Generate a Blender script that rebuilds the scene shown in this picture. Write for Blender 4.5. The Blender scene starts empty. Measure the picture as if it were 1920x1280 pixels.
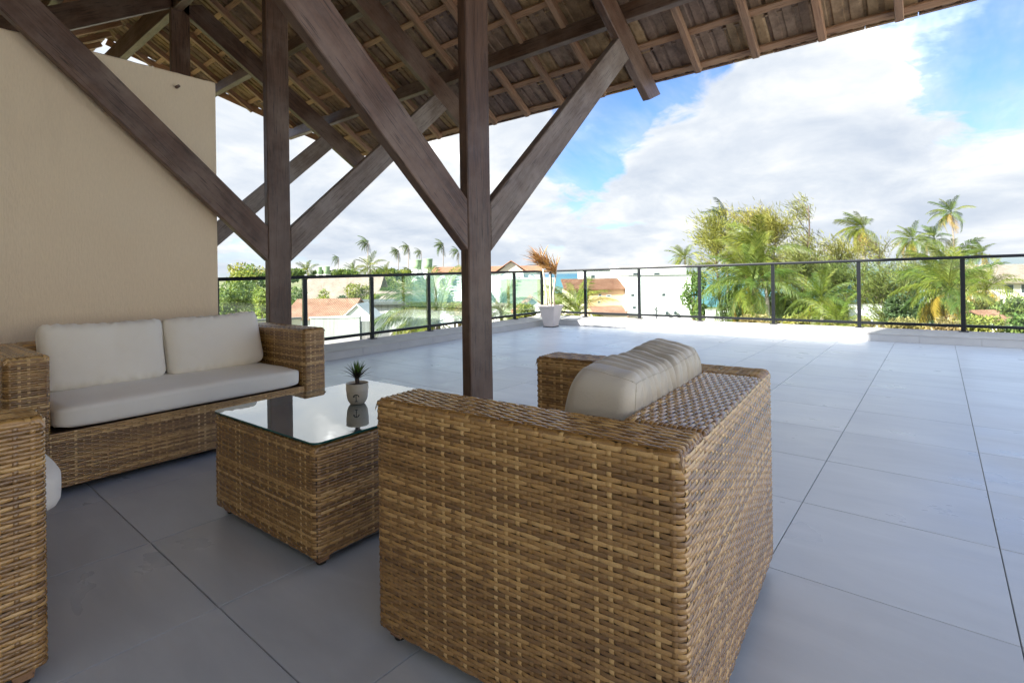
import bpy, bmesh, math, random
import numpy as np
from mathutils import Vector, Matrix, noise

random.seed(7)
rng = np.random.default_rng(7)
sc = bpy.context.scene
col = sc.collection
rad = math.radians

# ------------------------------------------------------------------ camera
YAW, PIT, ROL = rad(39.2533), rad(0.1498), rad(-0.8378)
cy_, sy_, cp_, sp_ = math.cos(YAW), math.sin(YAW), math.cos(PIT), math.sin(PIT)
fwd = Vector((cp_*cy_, cp_*sy_, sp_)); rt = Vector((sy_, -cy_, 0)); up = rt.cross(fwd)
cr_, sr_ = math.cos(ROL), math.sin(ROL)
r_ax = rt*cr_ + up*sr_
u_ax = -rt*sr_ + up*cr_
cam = bpy.data.cameras.new('camera'); camo = bpy.data.objects.new('camera', cam); col.objects.link(camo)
camo.matrix_world = Matrix(((r_ax.x, u_ax.x, -fwd.x, 0), (r_ax.y, u_ax.y, -fwd.y, 0), (r_ax.z, u_ax.z, -fwd.z, 1.05), (0, 0, 0, 1)))
cam.sensor_width = 36; cam.lens = 36*977.06/1920; cam.shift_x = -0.0002; cam.shift_y = -0.0668
cam.clip_start = 0.05; cam.clip_end = 40000
sc.camera = camo

# ------------------------------------------------------------------ exposure
sc.view_settings.view_transform = 'Standard'; sc.view_settings.look = 'None'
sc.view_settings.gamma = 1; sc.view_settings.use_curve_mapping = False
sc.view_settings.exposure = 3.34
sc.cycles.max_bounces = 8; sc.cycles.diffuse_bounces = 5; sc.cycles.glossy_bounces = 4
sc.cycles.transparent_max_bounces = 24; sc.cycles.transmission_bounces = 4
sc.cycles.caustics_reflective = False; sc.cycles.caustics_refractive = False
sc.cycles.use_denoising = True
sc.cycles.sample_clamp_indirect = 6

# ------------------------------------------------------------------ node helper
class NT:
    def __init__(s, tree): s.t = tree; s.n = tree.nodes; s.l = tree.links
    def add(s, typ, **kw):
        n = s.n.new(typ)
        for k, v in kw.items():
            if k.startswith('_'): setattr(n, k[1:], v)
        for k, v in kw.items():
            if k.startswith('_'): continue
            i = int(k[1:]) if k[0] == 'i' and k[1:].isdigit() else k.replace('__', ' ')
            inp = n.inputs[i]
            if isinstance(v, bpy.types.NodeSocket): s.l.new(v, inp)
            else: inp.default_value = v
        return n
    def math(s, op, a, b=0.0, c=None, clamp=False):
        n = s.n.new('ShaderNodeMath'); n.operation = op; n.use_clamp = clamp
        for i, v in enumerate((a, b) if c is None else (a, b, c)):
            if isinstance(v, bpy.types.NodeSocket): s.l.new(v, n.inputs[i])
            else: n.inputs[i].default_value = v
        return n.outputs[0]
    def vmath(s, op, a, b=(0, 0, 0)):
        n = s.n.new('ShaderNodeVectorMath'); n.operation = op
        for i, v in enumerate((a, b)):
            if isinstance(v, bpy.types.NodeSocket): s.l.new(v, n.inputs[i])
            else: n.inputs[i].default_value = v
        return n.outputs['Value'] if op == 'DOT_PRODUCT' else n.outputs[0]
    def mix(s, f, a, b, blend='MIX'):
        n = s.n.new('ShaderNodeMix'); n.data_type = 'RGBA'; n.blend_type = blend
        for i, v in ((0, f), (6, a), (7, b)):
            if isinstance(v, bpy.types.NodeSocket): s.l.new(v, n.inputs[i])
            elif i == 0: n.inputs[i].default_value = v
            else: n.inputs[i].default_value = (*v, 1) if len(v) == 3 else v
        return n.outputs[2]
    def ramp(s, f, stops, interp='LINEAR'):
        n = s.n.new('ShaderNodeValToRGB'); cr = n.color_ramp; cr.interpolation = interp
        while len(cr.elements) < len(stops): cr.elements.new(0.5)
        for e, (p, c) in zip(cr.elements, stops):
            e.position = p; e.color = (*c, 1) if len(c) == 3 else c
        s.l.new(f, n.inputs[0]); return n.outputs[0]
    def noise(s, vec, scale, detail=4, rough=0.55, dist=0.0):
        n = s.add('ShaderNodeTexNoise', Scale=scale, Detail=detail, Roughness=rough, Distortion=dist)
        if vec is not None: s.l.new(vec, n.inputs['Vector'])
        return n.outputs['Fac']
    def mapr(s, v, a, b, c=0.0, d=1.0, smooth=False):
        n = s.n.new('ShaderNodeMapRange'); n.clamp = True
        if smooth: n.interpolation_type = 'SMOOTHSTEP'
        s.l.new(v, n.inputs[0])
        for i, x in enumerate((a, b, c, d)): n.inputs[i+1].default_value = x
        return n.outputs[0]
    def scale(s, vec, sc3, loc=(0, 0, 0)):
        n = s.add('ShaderNodeMapping', Vector=vec); n.inputs['Scale'].default_value = sc3; n.inputs['Location'].default_value = loc
        return n.outputs[0]

# ------------------------------------------------------------------ sky
SUN_EL, SUN_AZ = rad(33.0), rad(160)          # azimuth measured from +X towards +Y (towards the sun)
sdir = Vector((math.cos(SUN_EL)*math.cos(SUN_AZ), math.cos(SUN_EL)*math.sin(SUN_AZ), math.sin(SUN_EL)))
world = bpy.data.worlds.new('World'); sc.world = world; world.use_nodes = True
w = NT(world.node_tree); w.n.clear()
sky = w.add('ShaderNodeTexSky', _sky_type='NISHITA', _sun_disc=False, _sun_elevation=SUN_EL, _sun_rotation=math.atan2(sdir.x, sdir.y),
            _altitude=10, _air_density=1.0, _dust_density=0.6, _ozone_density=1.6)
tc = w.add('ShaderNodeTexCoord'); dv = w.vmath('NORMALIZE', tc.outputs['Generated'])
sep = w.add('ShaderNodeSeparateXYZ', Vector=dv)
zc = w.math('ADD', w.math('MAXIMUM', sep.outputs[2], 0.0), 0.30)
pl = w.add('ShaderNodeCombineXYZ', X=w.math('DIVIDE', sep.outputs[0], zc), Y=w.math('DIVIDE', sep.outputs[1], zc), Z=w.math('MULTIPLY', sep.outputs[2], 1.6))
p1 = pl.outputs[0]
n_big = w.noise(w.scale(p1, (1, 1, 1), (3.1, 0.4, 0.0)), 1.25, 3, 0.5)
n_puf = w.noise(w.scale(p1, (1, 1, 1), (1.7, 5.2, 0.3)), 4.2, 9, 0.56, 0.35)
dens = w.math('ADD', w.math('MULTIPLY', n_big, 0.62), w.math('MULTIPLY', n_puf, 0.44))
# cloud banks and clear gaps of this afternoon (direction, angular size, amount)
for d, s_, a in (((0.867, 0.408, 0.286), 0.060, -0.22), ((0.955, -0.050, 0.300), 0.115, -0.34), ((0.905, 0.280, 0.318), 0.050, -0.20),
                 ((0.815, 0.545, 0.193), 0.050, -0.14), ((0.393, 0.903, 0.172), 0.16, 0.05), ((0.838, 0.500, 0.240), 0.055, -0.20),
                 ((0.945, 0.190, 0.235), 0.120, 0.26), ((0.915, 0.330, 0.150), 0.11, 0.16), ((0.745, 0.60, 0.25), 0.085, 0.14), ((0.95, 0.05, 0.17), 0.15, 0.20),
                 ((0.955, -0.16, 0.19), 0.12, 0.18), ((0.62, 0.77, 0.14), 0.11, 0.10), ((0.45, 0.83, 0.33), 0.22, 0.14)):
    dd = Vector(d).normalized()
    ds = w.math('SUBTRACT', 1.0, w.vmath('DOT_PRODUCT', dv, tuple(dd)))
    b_ = w.math('POWER', 2.718, w.math('MULTIPLY', ds, -1.0/(s_*s_)))
    dens = w.math('ADD', dens, w.math('MULTIPLY', b_, a))
mask = w.mapr(dens, 0.485, 0.565, 0, 1, True)
thin = w.mapr(w.noise(w.scale(p1, (0.8, 2.4, 1)), 1.6, 5, 0.6), 0.40, 0.72, 0, 0.6)
thin = w.math('MULTIPLY', thin, w.mapr(dens, 0.26, 0.46, 0.12, 1.0))
hor = w.mapr(sep.outputs[2], 0.0, 0.20, 0.70, 0.0, True)
mask = w.math('MAXIMUM', mask, w.math('MAXIMUM', thin, hor))
shade = w.noise(w.scale(p1, (1, 1, 1.0), (0.35, 0.1, 0.22)), 2.6, 7, 0.58, 0.3)
rim = w.mapr(dens, 0.50, 0.66, 0.16, -0.06, True)
lum = w.math('ADD', w.mapr(shade, 0.30, 0.70, 0.0, 0.95), rim)
lum = w.math('SUBTRACT', lum, w.mapr(sep.outputs[2], 0.02, 0.15, 0.12, 0.0))
cl_a = w.ramp(lum, [(0.0, (0.66, 0.74, 0.86)), (0.38, (0.82, 0.88, 0.96)), (0.66, (0.98, 1.01, 1.03)), (0.85, (1.35, 1.35, 1.35)), (1.0, (3.0, 3.0, 2.95))])
skycol = w.mix(1.0, sky.outputs[0], (0.135, 0.180, 0.265), 'MULTIPLY')
glow = w.math('POWER', w.math('MAXIMUM', w.vmath('DOT_PRODUCT', dv, tuple(sdir)), 0.0), 2.5)   # clouds near the sun are brighter
gs = w.add('ShaderNodeVectorMath', _operation='SCALE', i0=cl_a); w.l.new(w.math('MULTIPLY_ADD', glow, 2.2, 1.0), gs.inputs['Scale']); cl_a = gs.outputs[0]
final = w.mix(mask, skycol, cl_a)
bg = w.add('ShaderNodeBackground', Color=final, Strength=0.10)
out = w.add('ShaderNodeOutputWorld', Surface=bg.outputs[0])

sun = bpy.data.lights.new('sun', 'SUN'); sun.energy = 2.0; sun.angle = rad(0.55); sun.color = (1, 0.95, 0.86)
suno = bpy.data.objects.new('sun', sun); col.objects.link(suno)
suno.rotation_euler = sdir.to_track_quat('Z', 'Y').to_euler()
suno.location = (-10, 10, 20)

# ------------------------------------------------------------------ materials
MATS = {}
def mat(name):
    m = bpy.data.materials.new(name); m.use_nodes = True
    t = NT(m.node_tree); b = t.n.get('Principled BSDF'); MATS[name] = m
    return m, t, b
def setb(t, b, **kw):
    for k, v in kw.items():
        inp = b.inputs[k.replace('_', ' ')]
        if isinstance(v, bpy.types.NodeSocket): t.l.new(v, inp)
        else: inp.default_value = (*v, 1) if isinstance(v, tuple) and len(v) == 3 and inp.type == 'RGBA' else v
def bump(t, b, h, strength=0.3, dist=0.01):
    n = t.add('ShaderNodeBump', Strength=strength, Distance=dist, Height=h); t.l.new(n.outputs[0], b.inputs['Normal'])
def pos(t): return t.add('ShaderNodeNewGeometry').outputs['Position']
def objc(t): return t.add('ShaderNodeTexCoord').outputs['Object']
def rnd(t): return t.add('ShaderNodeObjectInfo').outputs['Random']
def isl(t): return t.add('ShaderNodeNewGeometry').outputs['Random Per Island']
def hsv(t, c, h=0.5, s=1.0, v=1.0):
    n = t.add('ShaderNodeHueSaturation')
    for k, x in (('Hue', h), ('Saturation', s), ('Value', v), ('Color', c)):
        if isinstance(x, bpy.types.NodeSocket): t.l.new(x, n.inputs[k])
        else: n.inputs[k].default_value = (*x, 1) if isinstance(x, tuple) else x
    return n.outputs[0]

def simple(name, c, rough=0.6, var=0.10, scale=3.0, metal=0.0, spec=0.5, bumpy=0.0, bscale=40):
    m, t, b = mat(name)
    nz = t.noise(pos(t), scale, 5, 0.6)
    k = t.mapr(nz, 0.3, 0.7, 1-var, 1+var)
    k = t.math('MULTIPLY', k, t.mapr(rnd(t), 0, 1, 1-var*0.5, 1+var*0.5))
    setb(t, b, Base_Color=hsv(t, c, v=k), Roughness=rough, Metallic=metal, Specular_IOR_Level=spec)
    if bumpy: bump(t, b, t.noise(pos(t), bscale, 4), bumpy, 0.01)
    return m

# stucco of the side wall: combed vertical texture
m, t, b = mat('stucco')
P_ = pos(t)
g1 = t.noise(t.scale(P_, (1, 1, 0.22)), 120, 4, 0.6)
g2 = t.noise(t.scale(P_, (1, 1, 0.35)), 40, 3, 0.6)
st = t.noise(P_, 1.2, 4, 0.55)
st2 = t.noise(t.scale(P_, (1.6, 1, 0.35)), 1.9, 6, 0.65)
cc = t.mix(t.mapr(st, 0.3, 0.75), (0.85, 0.69, 0.485), (0.90, 0.745, 0.54))
cc = t.mix(t.mapr(g1, 0.35, 0.65, 0.0, 0.25), cc, (0.70, 0.575, 0.41))
cc = t.mix(t.mapr(st2, 0.56, 0.78, 0.0, 0.22), cc, (0.56, 0.45, 0.32))
setb(t, b, Base_Color=cc, Roughness=0.9, Specular_IOR_Level=0.2)
bump(t, b, t.math('ADD', g1, t.math('MULTIPLY', g2, 0.7)), 0.55, 0.006)

def wood(name, dark, mid, light, rough=0.5, grain=1.0, grey=None):
    m, t, b = mat(name)
    o = objc(t); r = rnd(t)
    off = t.add('ShaderNodeCombineXYZ', X=t.math('MULTIPLY', r, 37.0), Y=t.math('MULTIPLY', r, 11.0), Z=t.math('MULTIPLY', r, 5.0)).outputs[0]
    v = t.vmath('ADD', o, off)
    f1 = t.noise(t.scale(v, (2.0, 38, 38)), 1.6, 6, 0.6, 0.4)
    f2 = t.noise(t.scale(v, (0.9, 7, 7)), 2.0, 5, 0.6, 0.8)
    f3 = t.noise(t.scale(v, (6, 160, 160)), 1.0, 3, 0.5)
    c = t.mix(t.mapr(f1, 0.30, 0.70), dark, mid)
    c = t.mix(t.mapr(f2, 0.42, 0.75, 0, 0.8), c, light)
    if grey: c = t.mix(t.mapr(t.noise(v, 2.2, 6, 0.65), 0.42, 0.72, 0, 0.75), c, grey)
    crack = t.mapr(f3, 0.58, 0.66, 0, 0.7)
    c = t.mix(crack, c, tuple(x*0.35 for x in dark))
    c = hsv(t, c, v=t.mapr(r, 0, 1, 0.82, 1.18))
    setb(t, b, Base_Color=c, Roughness=t.mapr(f1, 0.3, 0.7, rough-0.08, rough+0.15), Specular_IOR_Level=0.45)
    bump(t, b, t.math('SUBTRACT', t.math('ADD', f1, t.math('MULTIPLY', f3, 0.5)), t.math('MULTIPLY', crack, 0.9)), 0.35*grain, 0.004)
    return m
wood('wood_dark', (0.046, 0.021, 0.011), (0.105, 0.053, 0.031), (0.165, 0.094, 0.060), 0.42, 1.0, (0.225, 0.162, 0.125))
wood('wood_rafter', (0.24, 0.125, 0.070), (0.40, 0.22, 0.120), (0.52, 0.31, 0.18), 0.6, 1.0, (0.34, 0.225, 0.15))
wood('wood_lit_weathered', (0.10, 0.065, 0.046), (0.20, 0.145, 0.112), (0.28, 0.22, 0.18), 0.5, 1.2, (0.36, 0.31, 0.27))  # paler timber for outer braces: daylight painted in, plus some weathering
wood('wood_batten', (0.28, 0.145, 0.075), (0.44, 0.245, 0.13), (0.54, 0.33, 0.19), 0.65, 1.0)

# clay roof tile, stained underside
m, t, b = mat('clay_tile')
P_ = pos(t); r = rnd(t)
n1 = t.noise(P_, 9, 6, 0.65); n2 = t.noise(t.scale(P_, (1, 1, 1), (4, 2, 9)), 38, 4, 0.6)
c = t.ramp(n1, [(0.25, (0.16, 0.098, 0.056)), (0.5, (0.31, 0.20, 0.118)), (0.75, (0.45, 0.30, 0.18))])
c = t.mix(t.mapr(n2, 0.55, 0.75, 0, 0.6), c, (0.12, 0.085, 0.06))
c = hsv(t, c, h=t.mapr(r, 0, 1, 0.485, 0.512), s=t.mapr(r, 0, 1, 0.75, 1.1), v=t.mapr(r, 0, 1, 0.72, 1.25))
setb(t, b, Base_Color=c, Roughness=0.85, Specular_IOR_Level=0.25); bump(t, b, n2, 0.4, 0.004)

# porcelain floor tile
m, t, b = mat('porcelain')
P_ = pos(t); r = rnd(t)
off = t.add('ShaderNodeCombineXYZ', X=t.math('MULTIPLY', r, 61.0), Y=t.math('MULTIPLY', r, 23.0), Z=0.0).outputs[0]
v = t.vmath('ADD', P_, off)
s1 = t.noise(t.scale(v, (5.0, 1.3, 1)), 1.3, 6, 0.6, 0.6)
s2 = t.noise(t.scale(v, (1.5, 0.8, 1)), 2.2, 5, 0.55, 0.4)
s3 = t.noise(t.scale(v, (36, 4.0, 1)), 1.0, 4, 0.55)
c = t.mix(t.mapr(s1, 0.3, 0.72), (0.485, 0.525, 0.58), (0.57, 0.61, 0.66))
c = t.mix(t.mapr(s2, 0.55, 0.85, 0, 0.22), c, (0.52, 0.53, 0.54))
c = t.mix(t.mapr(s3, 0.55, 0.75, 0, 0.22), c, (0.52, 0.53, 0.54))
c = hsv(t, c, v=t.mapr(r, 0, 1, 0.95, 1.05))
dirt = t.noise(P_, 0.9, 6, 0.65)
c = t.mix(t.mapr(dirt, 0.55, 0.8, 0, 0.18), c, (0.25, 0.245, 0.24))
setb(t, b, Base_Color=c, Roughness=t.mapr(s2, 0.3, 0.7, 0.26, 0.40), Specular_IOR_Level=0.62)
bump(t, b, t.noise(t.scale(v, (30, 12, 30)), 1, 3), 0.03, 0.003)
simple('grout', (0.22, 0.23, 0.245), 0.9)
m, t, b = mat('kerb_face')
P_ = pos(t); c = t.mix(t.mapr(t.noise(P_, 2.5, 5), 0.3, 0.7), (0.42, 0.42, 0.415), (0.49, 0.49, 0.485))
setb(t, b, Base_Color=c, Roughness=0.4)
m, t, b = mat('coping')
P_ = pos(t); n1 = t.noise(P_, 3.5, 6, 0.65); n2 = t.noise(t.scale(P_, (1, 1, 1)), 28, 4, 0.7)
c = t.mix(t.mapr(n1, 0.35, 0.7), (0.40, 0.385, 0.365), (0.50, 0.485, 0.465))
c = t.mix(t.mapr(n2, 0.60, 0.72, 0, 0.5), c, (0.27, 0.25, 0.225))
setb(t, b, Base_Color=c, Roughness=0.75); bump(t, b, n2, 0.2, 0.004)

m, t, b = mat('rail_metal')
setb(t, b, Base_Color=(0.005, 0.0065, 0.009), Roughness=0.35, Metallic=0.0, Specular_IOR_Level=0.28)

m, t, b = mat('pane_glass')
t.n.remove(b)
P_ = pos(t)
fr = t.add('ShaderNodeFresnel', IOR=1.45)
tr = t.add('ShaderNodeBsdfTransparent', Color=(0.93, 0.985, 0.955, 1))
gl = t.add('ShaderNodeBsdfGlossy', Color=(0.95, 1, 0.98, 1), Roughness=0.02)
mx2 = t.add('ShaderNodeMixShader', i0=t.math('MULTIPLY', fr.outputs[0], 0.42), i1=tr.outputs[0], i2=gl.outputs[0])
t.l.new(mx2.outputs[0], t.n['Material Output'].inputs[0])

m, t, b = mat('table_glass')
t.n.remove(b)
fr = t.add('ShaderNodeFresnel', IOR=2.2)
tr = t.add('ShaderNodeBsdfTransparent', Color=(0.60, 0.80, 0.77, 1))
gl = t.add('ShaderNodeBsdfGlossy', Color=(0.97, 1, 0.99, 1), Roughness=0.015)
dfz = t.add('ShaderNodeBsdfDiffuse', Color=(0.75, 0.86, 0.83, 1))
dz = t.add('ShaderNodeMixShader', i0=t.mapr(t.noise(pos(t), 7, 6, 0.65), 0.3, 0.7, 0.10, 0.24), i1=tr.outputs[0], i2=dfz.outputs[0])
mx2 = t.add('ShaderNodeMixShader', i0=t.math('MULTIPLY', fr.outputs[0], 1.6, clamp=True), i1=dz.outputs[0], i2=gl.outputs[0])
t.l.new(mx2.outputs[0], t.n['Material Output'].inputs[0])

m, t, b = mat('glass_edge')
setb(t, b, Base_Color=(0.015, 0.10, 0.085), Roughness=0.08, Specular_IOR_Level=0.8)

# wicker
m, t, b = mat('wicker')
a = t.add('ShaderNodeAttribute', _attribute_name='tone').outputs['Fac']
P_ = pos(t)
n1 = t.noise(t.scale(P_, (1, 1, 1)), 260, 3, 0.6); n2 = t.noise(P_, 14, 3)
f = t.math('ADD', a, t.math('ADD', t.mapr(n1, 0.3, 0.7, -0.06, 0.06), t.mapr(n2, 0.3, 0.7, -0.07, 0.07)))
c = t.ramp(f, [(0.0, (0.15, 0.072, 0.020)), (0.35, (0.29, 0.155, 0.046)), (0.6, (0.50, 0.285, 0.088)), (0.85, (0.71, 0.455, 0.175)), (1.0, (0.78, 0.54, 0.24))])
setb(t, b, Base_Color=c, Roughness=0.26, Specular_IOR_Level=0.8)
b.inputs['Coat Weight'].default_value = 0.35; b.inputs['Coat Roughness'].default_value = 0.14
bump(t, b, n1, 0.12, 0.001)
simple('wicker_core', (0.07, 0.036, 0.013), 0.9, 0.1)
simple('rubber', (0.012, 0.012, 0.012), 0.5, 0.0)

def fabric(name, c0, c1, rough=0.85, sheen=0.3, bs=420):
    m, t, b = mat(name); P_ = pos(t)
    n1 = t.noise(P_, 3.0, 5, 0.6); n2 = t.noise(P_, bs, 2, 0.5)
    c = t.mix(t.mapr(n1, 0.3, 0.7), c0, c1)
    setb(t, b, Base_Color=c, Roughness=rough, Specular_IOR_Level=0.3)
    b.inputs['Sheen Weight'].default_value = sheen
    bump(t, b, t.math('ADD', n2, t.math('MULTIPLY', t.noise(P_, 30, 3), 1.2)), 0.18, 0.003)
    return m
fabric('cream_fabric', (0.89, 0.83, 0.715), (0.93, 0.88, 0.77))
fabric('taupe_leather', (0.50, 0.455, 0.375), (0.58, 0.535, 0.45), 0.40, 0.05, 200)

m, t, b = mat('ceramic_cream')
P_ = pos(t); setb(t, b, Base_Color=t.mix(t.mapr(t.noise(P_, 30, 4), 0.3, 0.7), (0.60, 0.52, 0.38), (0.68, 0.60, 0.46)), Roughness=0.35)
simple('soil', (0.055, 0.033, 0.022), 0.95, 0.3, 60, bumpy=0.6)
simple('emblem_ink', (0.02, 0.018, 0.016), 0.6, 0.0)
m, t, b = mat('planter_white')
P_ = pos(t); n1 = t.noise(P_, 6, 5)
setb(t, b, Base_Color=t.mix(t.mapr(n1, 0.4, 0.75, 0, 0.6), (0.64, 0.565, 0.53), (0.55, 0.48, 0.44)), Roughness=0.5)

def leafmat(name, c0, c1, trans=0.35, rough=0.5, hv=0.02, vv=0.35):
    m, t, b = mat(name)
    i_ = isl(t); r = rnd(t)
    c = t.mix(i_, c0, c1)
    c = hsv(t, c, h=t.mapr(r, 0, 1, 0.5-hv, 0.5+hv), v=t.mapr(t.math('FRACT', t.math('MULTIPLY', i_, 7.31)), 0, 1, 1-vv, 1+vv))
    setb(t, b, Base_Color=c, Roughness=rough, Specular_IOR_Level=0.35)
    tl = t.add('ShaderNodeBsdfTranslucent', Color=hsv(t, c, h=0.49, s=1.1, v=1.5))
    mx = t.add('ShaderNodeMixShader', i0=trans, i1=b.outputs[0], i2=tl.outputs[0])
    t.l.new(mx.outputs[0], t.n['Material Output'].inputs[0])
    return m
leafmat('palm_green', (0.050, 0.090, 0.015), (0.115, 0.150, 0.028))
leafmat('palm_lime', (0.085, 0.125, 0.016), (0.19, 0.20, 0.032))
leafmat('palm_dark', (0.028, 0.055, 0.014), (0.065, 0.095, 0.022))
leafmat('palm_yellow', (0.24, 0.19, 0.025), (0.40, 0.27, 0.05))
leafmat('casuarina', (0.135, 0.150, 0.030), (0.255, 0.245, 0.058))
leafmat('casuarina_green', (0.085, 0.11, 0.03), (0.19, 0.20, 0.055))
leafmat('bush_green', (0.07, 0.12, 0.03), (0.15, 0.19, 0.05))
leafmat('bush_lime', (0.14, 0.18, 0.035), (0.26, 0.26, 0.06))
leafmat('bush_dark', (0.035, 0.065, 0.025), (0.075, 0.115, 0.04))
leafmat('bush_gold', (0.17, 0.145, 0.05), (0.29, 0.235, 0.10))
leafmat('dry_leaf', (0.30, 0.155, 0.055), (0.47, 0.29, 0.12), 0.25, 0.6)
leafmat('agave_leaf', (0.075, 0.17, 0.035), (0.15, 0.27, 0.055), 0.15, 0.45)
leafmat('agave_dark', (0.028, 0.026, 0.022), (0.06, 0.05, 0.03), 0.1, 0.5)
simple('bark', (0.22, 0.185, 0.15), 0.9, 0.25, 8, bumpy=0.5)
simple('bark_dark', (0.085, 0.062, 0.045), 0.9, 0.25, 8)
simple('stem_pale', (0.50, 0.43, 0.34), 0.8, 0.2, 30)

def paint(name, c, stain=0.25, streak=0.0):
    m, t, b = mat(name); P_ = pos(t)
    n1 = t.noise(P_, 0.7, 6, 0.65)
    c_ = t.mix(t.mapr(n1, 0.42, 0.8, 0, stain), c, tuple(x*0.62 for x in c))
    if streak:
        s_ = t.noise(t.scale(P_, (3.2, 3.2, 0.10)), 1.6, 6, 0.7)
        c_ = t.mix(t.mapr(s_, 0.42, 0.68, 0, streak), c_, tuple(x*0.35 for x in c))
    setb(t, b, Base_Color=c_, Roughness=0.85, Specular_IOR_Level=0.25)
    return m
paint('paint_white', (0.74, 0.745, 0.74)); paint('paint_cream', (0.66, 0.60, 0.48)); paint('paint_peach', (0.62, 0.40, 0.25))
paint('paint_sage', (0.47, 0.52, 0.36)); paint('concrete', (0.44, 0.44, 0.42), 0.4, 0.75); paint('concrete_dark', (0.22, 0.22, 0.215), 0.4, 0.6)
paint('house_plaster', (0.82, 0.76, 0.66)); paint('tank_green', (0.25, 0.37, 0.22), 0.2)
simple('window_dark', (0.05, 0.065, 0.075), 0.15, 0.1); simple('frame_white', (0.7, 0.7, 0.7), 0.6); simple('roof_edge_dark', (0.07, 0.075, 0.08), 0.8)
simple('metal_grey', (0.45, 0.46, 0.47), 0.5)
def rooftiles(name, c0, c1, c2):
    m, t, b = mat(name); o = objc(t)
    wv = t.add('ShaderNodeTexWave', _wave_type='BANDS', _bands_direction='X', Scale=2.6, Distortion=0.4, Detail=2); t.l.new(o, wv.inputs['Vector'])
    n1 = t.noise(o, 1.1, 6, 0.65); n2 = t.noise(o, 9, 4, 0.6)
    c = t.ramp(t.math('ADD', t.math('MULTIPLY', n1, 0.6), t.math('MULTIPLY', n2, 0.4)), [(0.3, c0), (0.5, c1), (0.7, c2)])
    c = t.mix(t.mapr(wv.outputs['Fac'], 0.0, 0.35, 0.5, 0.0), c, tuple(x*0.45 for x in c0))
    setb(t, b, Base_Color=c, Roughness=0.9, Specular_IOR_Level=0.2); bump(t, b, wv.outputs['Fac'], 0.8, 0.06)
rooftiles('roof_red', (0.17, 0.085, 0.06), (0.31, 0.165, 0.115), (0.43, 0.28, 0.215))
rooftiles('roof_brown', (0.21, 0.155, 0.13), (0.33, 0.26, 0.225), (0.42, 0.345, 0.30))
rooftiles('roof_orange', (0.26, 0.125, 0.075), (0.38, 0.195, 0.12), (0.47, 0.29, 0.20))
rooftiles('roof_dark_red', (0.10, 0.045, 0.03), (0.20, 0.095, 0.06), (0.29, 0.16, 0.11))

m, t, b = mat('ground')
P_ = pos(t); n1 = t.noise(P_, 0.09, 6, 0.6); n2 = t.noise(P_, 1.3, 6, 0.65)
c = t.mix(t.mapr(n1, 0.46, 0.58), (0.075, 0.105, 0.03), (0.38, 0.32, 0.22))
c = t.mix(t.mapr(n2, 0.4, 0.7, 0, 0.5), c, (0.055, 0.08, 0.028))
setb(t, b, Base_Color=c, Roughness=0.95, Specular_IOR_Level=0.1)
m, t, b = mat('sea')
P_ = pos(t); sx = t.add('ShaderNodeSeparateXYZ', Vector=P_).outputs[0]
band = t.mapr(sx, 150, 1500)
wv = t.noise(t.scale(P_, (0.02, 0.006, 1)), 1.0, 6, 0.6)
c = t.mix(band, (0.025, 0.17, 0.20), (0.012, 0.10, 0.17))
c = t.mix(t.mapr(wv, 0.45, 0.7, 0, 0.3), c, (0.03, 0.22, 0.30))
setb(t, b, Base_Color=c, Roughness=0.30, Specular_IOR_Level=0.35)
bump(t, b, t.noise(t.scale(P_, (0.5, 0.25, 1)), 1.0, 4), 0.6, 0.4)

# ------------------------------------------------------------------ object helpers
WM = {}
def tag(o, label=None, cat=None, group=None, kind=None):
    if label: o['label'] = label
    if cat: o['category'] = cat
    if group: o['group'] = group
    if kind: o['kind'] = kind
    return o
def link(o, parent=None, M=None):
    col.objects.link(o)
    M = M or Matrix.Identity(4); WM[o.name] = M
    if parent is not None:
        o.parent = parent; o.matrix_basis = WM[parent.name].inverted() @ M
    else: o.matrix_basis = M
    return o
def thing(name, label, cat, loc=(0, 0, 0), rz=0.0, group=None):
    o = bpy.data.objects.new(name, None); o.empty_display_size = 0.1
    link(o, None, Matrix.Translation(loc) @ Matrix.Rotation(rz, 4, 'Z'))
    return tag(o, label, cat, group)
def fast_mesh(name, V, F, m=None, smooth=False, tone=None):
    V = np.asarray(V, np.float32); F = np.asarray(F, np.int32); k = F.shape[1]
    me = bpy.data.meshes.new(name)
    me.vertices.add(len(V)); me.vertices.foreach_set('co', V.ravel())
    me.loops.add(F.size); me.loops.foreach_set('vertex_index', F.ravel())
    me.polygons.add(len(F)); me.polygons.foreach_set('loop_start', np.arange(0, F.size, k, dtype=np.int32))
    if smooth: me.polygons.foreach_set('use_smooth', np.ones(len(F), bool))
    me.update(calc_edges=True)
    if tone is not None:
        at = me.attributes.new('tone', 'FLOAT', 'POINT'); at.data.foreach_set('value', np.asarray(tone, np.float32))
    if m: me.materials.append(MATS[m])
    return me
def py_mesh(name, V, F, m=None, smooth=False):
    me = bpy.data.meshes.new(name); me.from_pydata([tuple(v) for v in V], [], F); me.update()
    if smooth:
        for p in me.polygons: p.use_smooth = True
    if m: me.materials.append(MATS[m])
    return me
def obj(name, me, parent=None, M=None, kind=None):
    o = bpy.data.objects.new(name, me); link(o, parent, M)
    if kind: o['kind'] = kind
    return o
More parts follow.
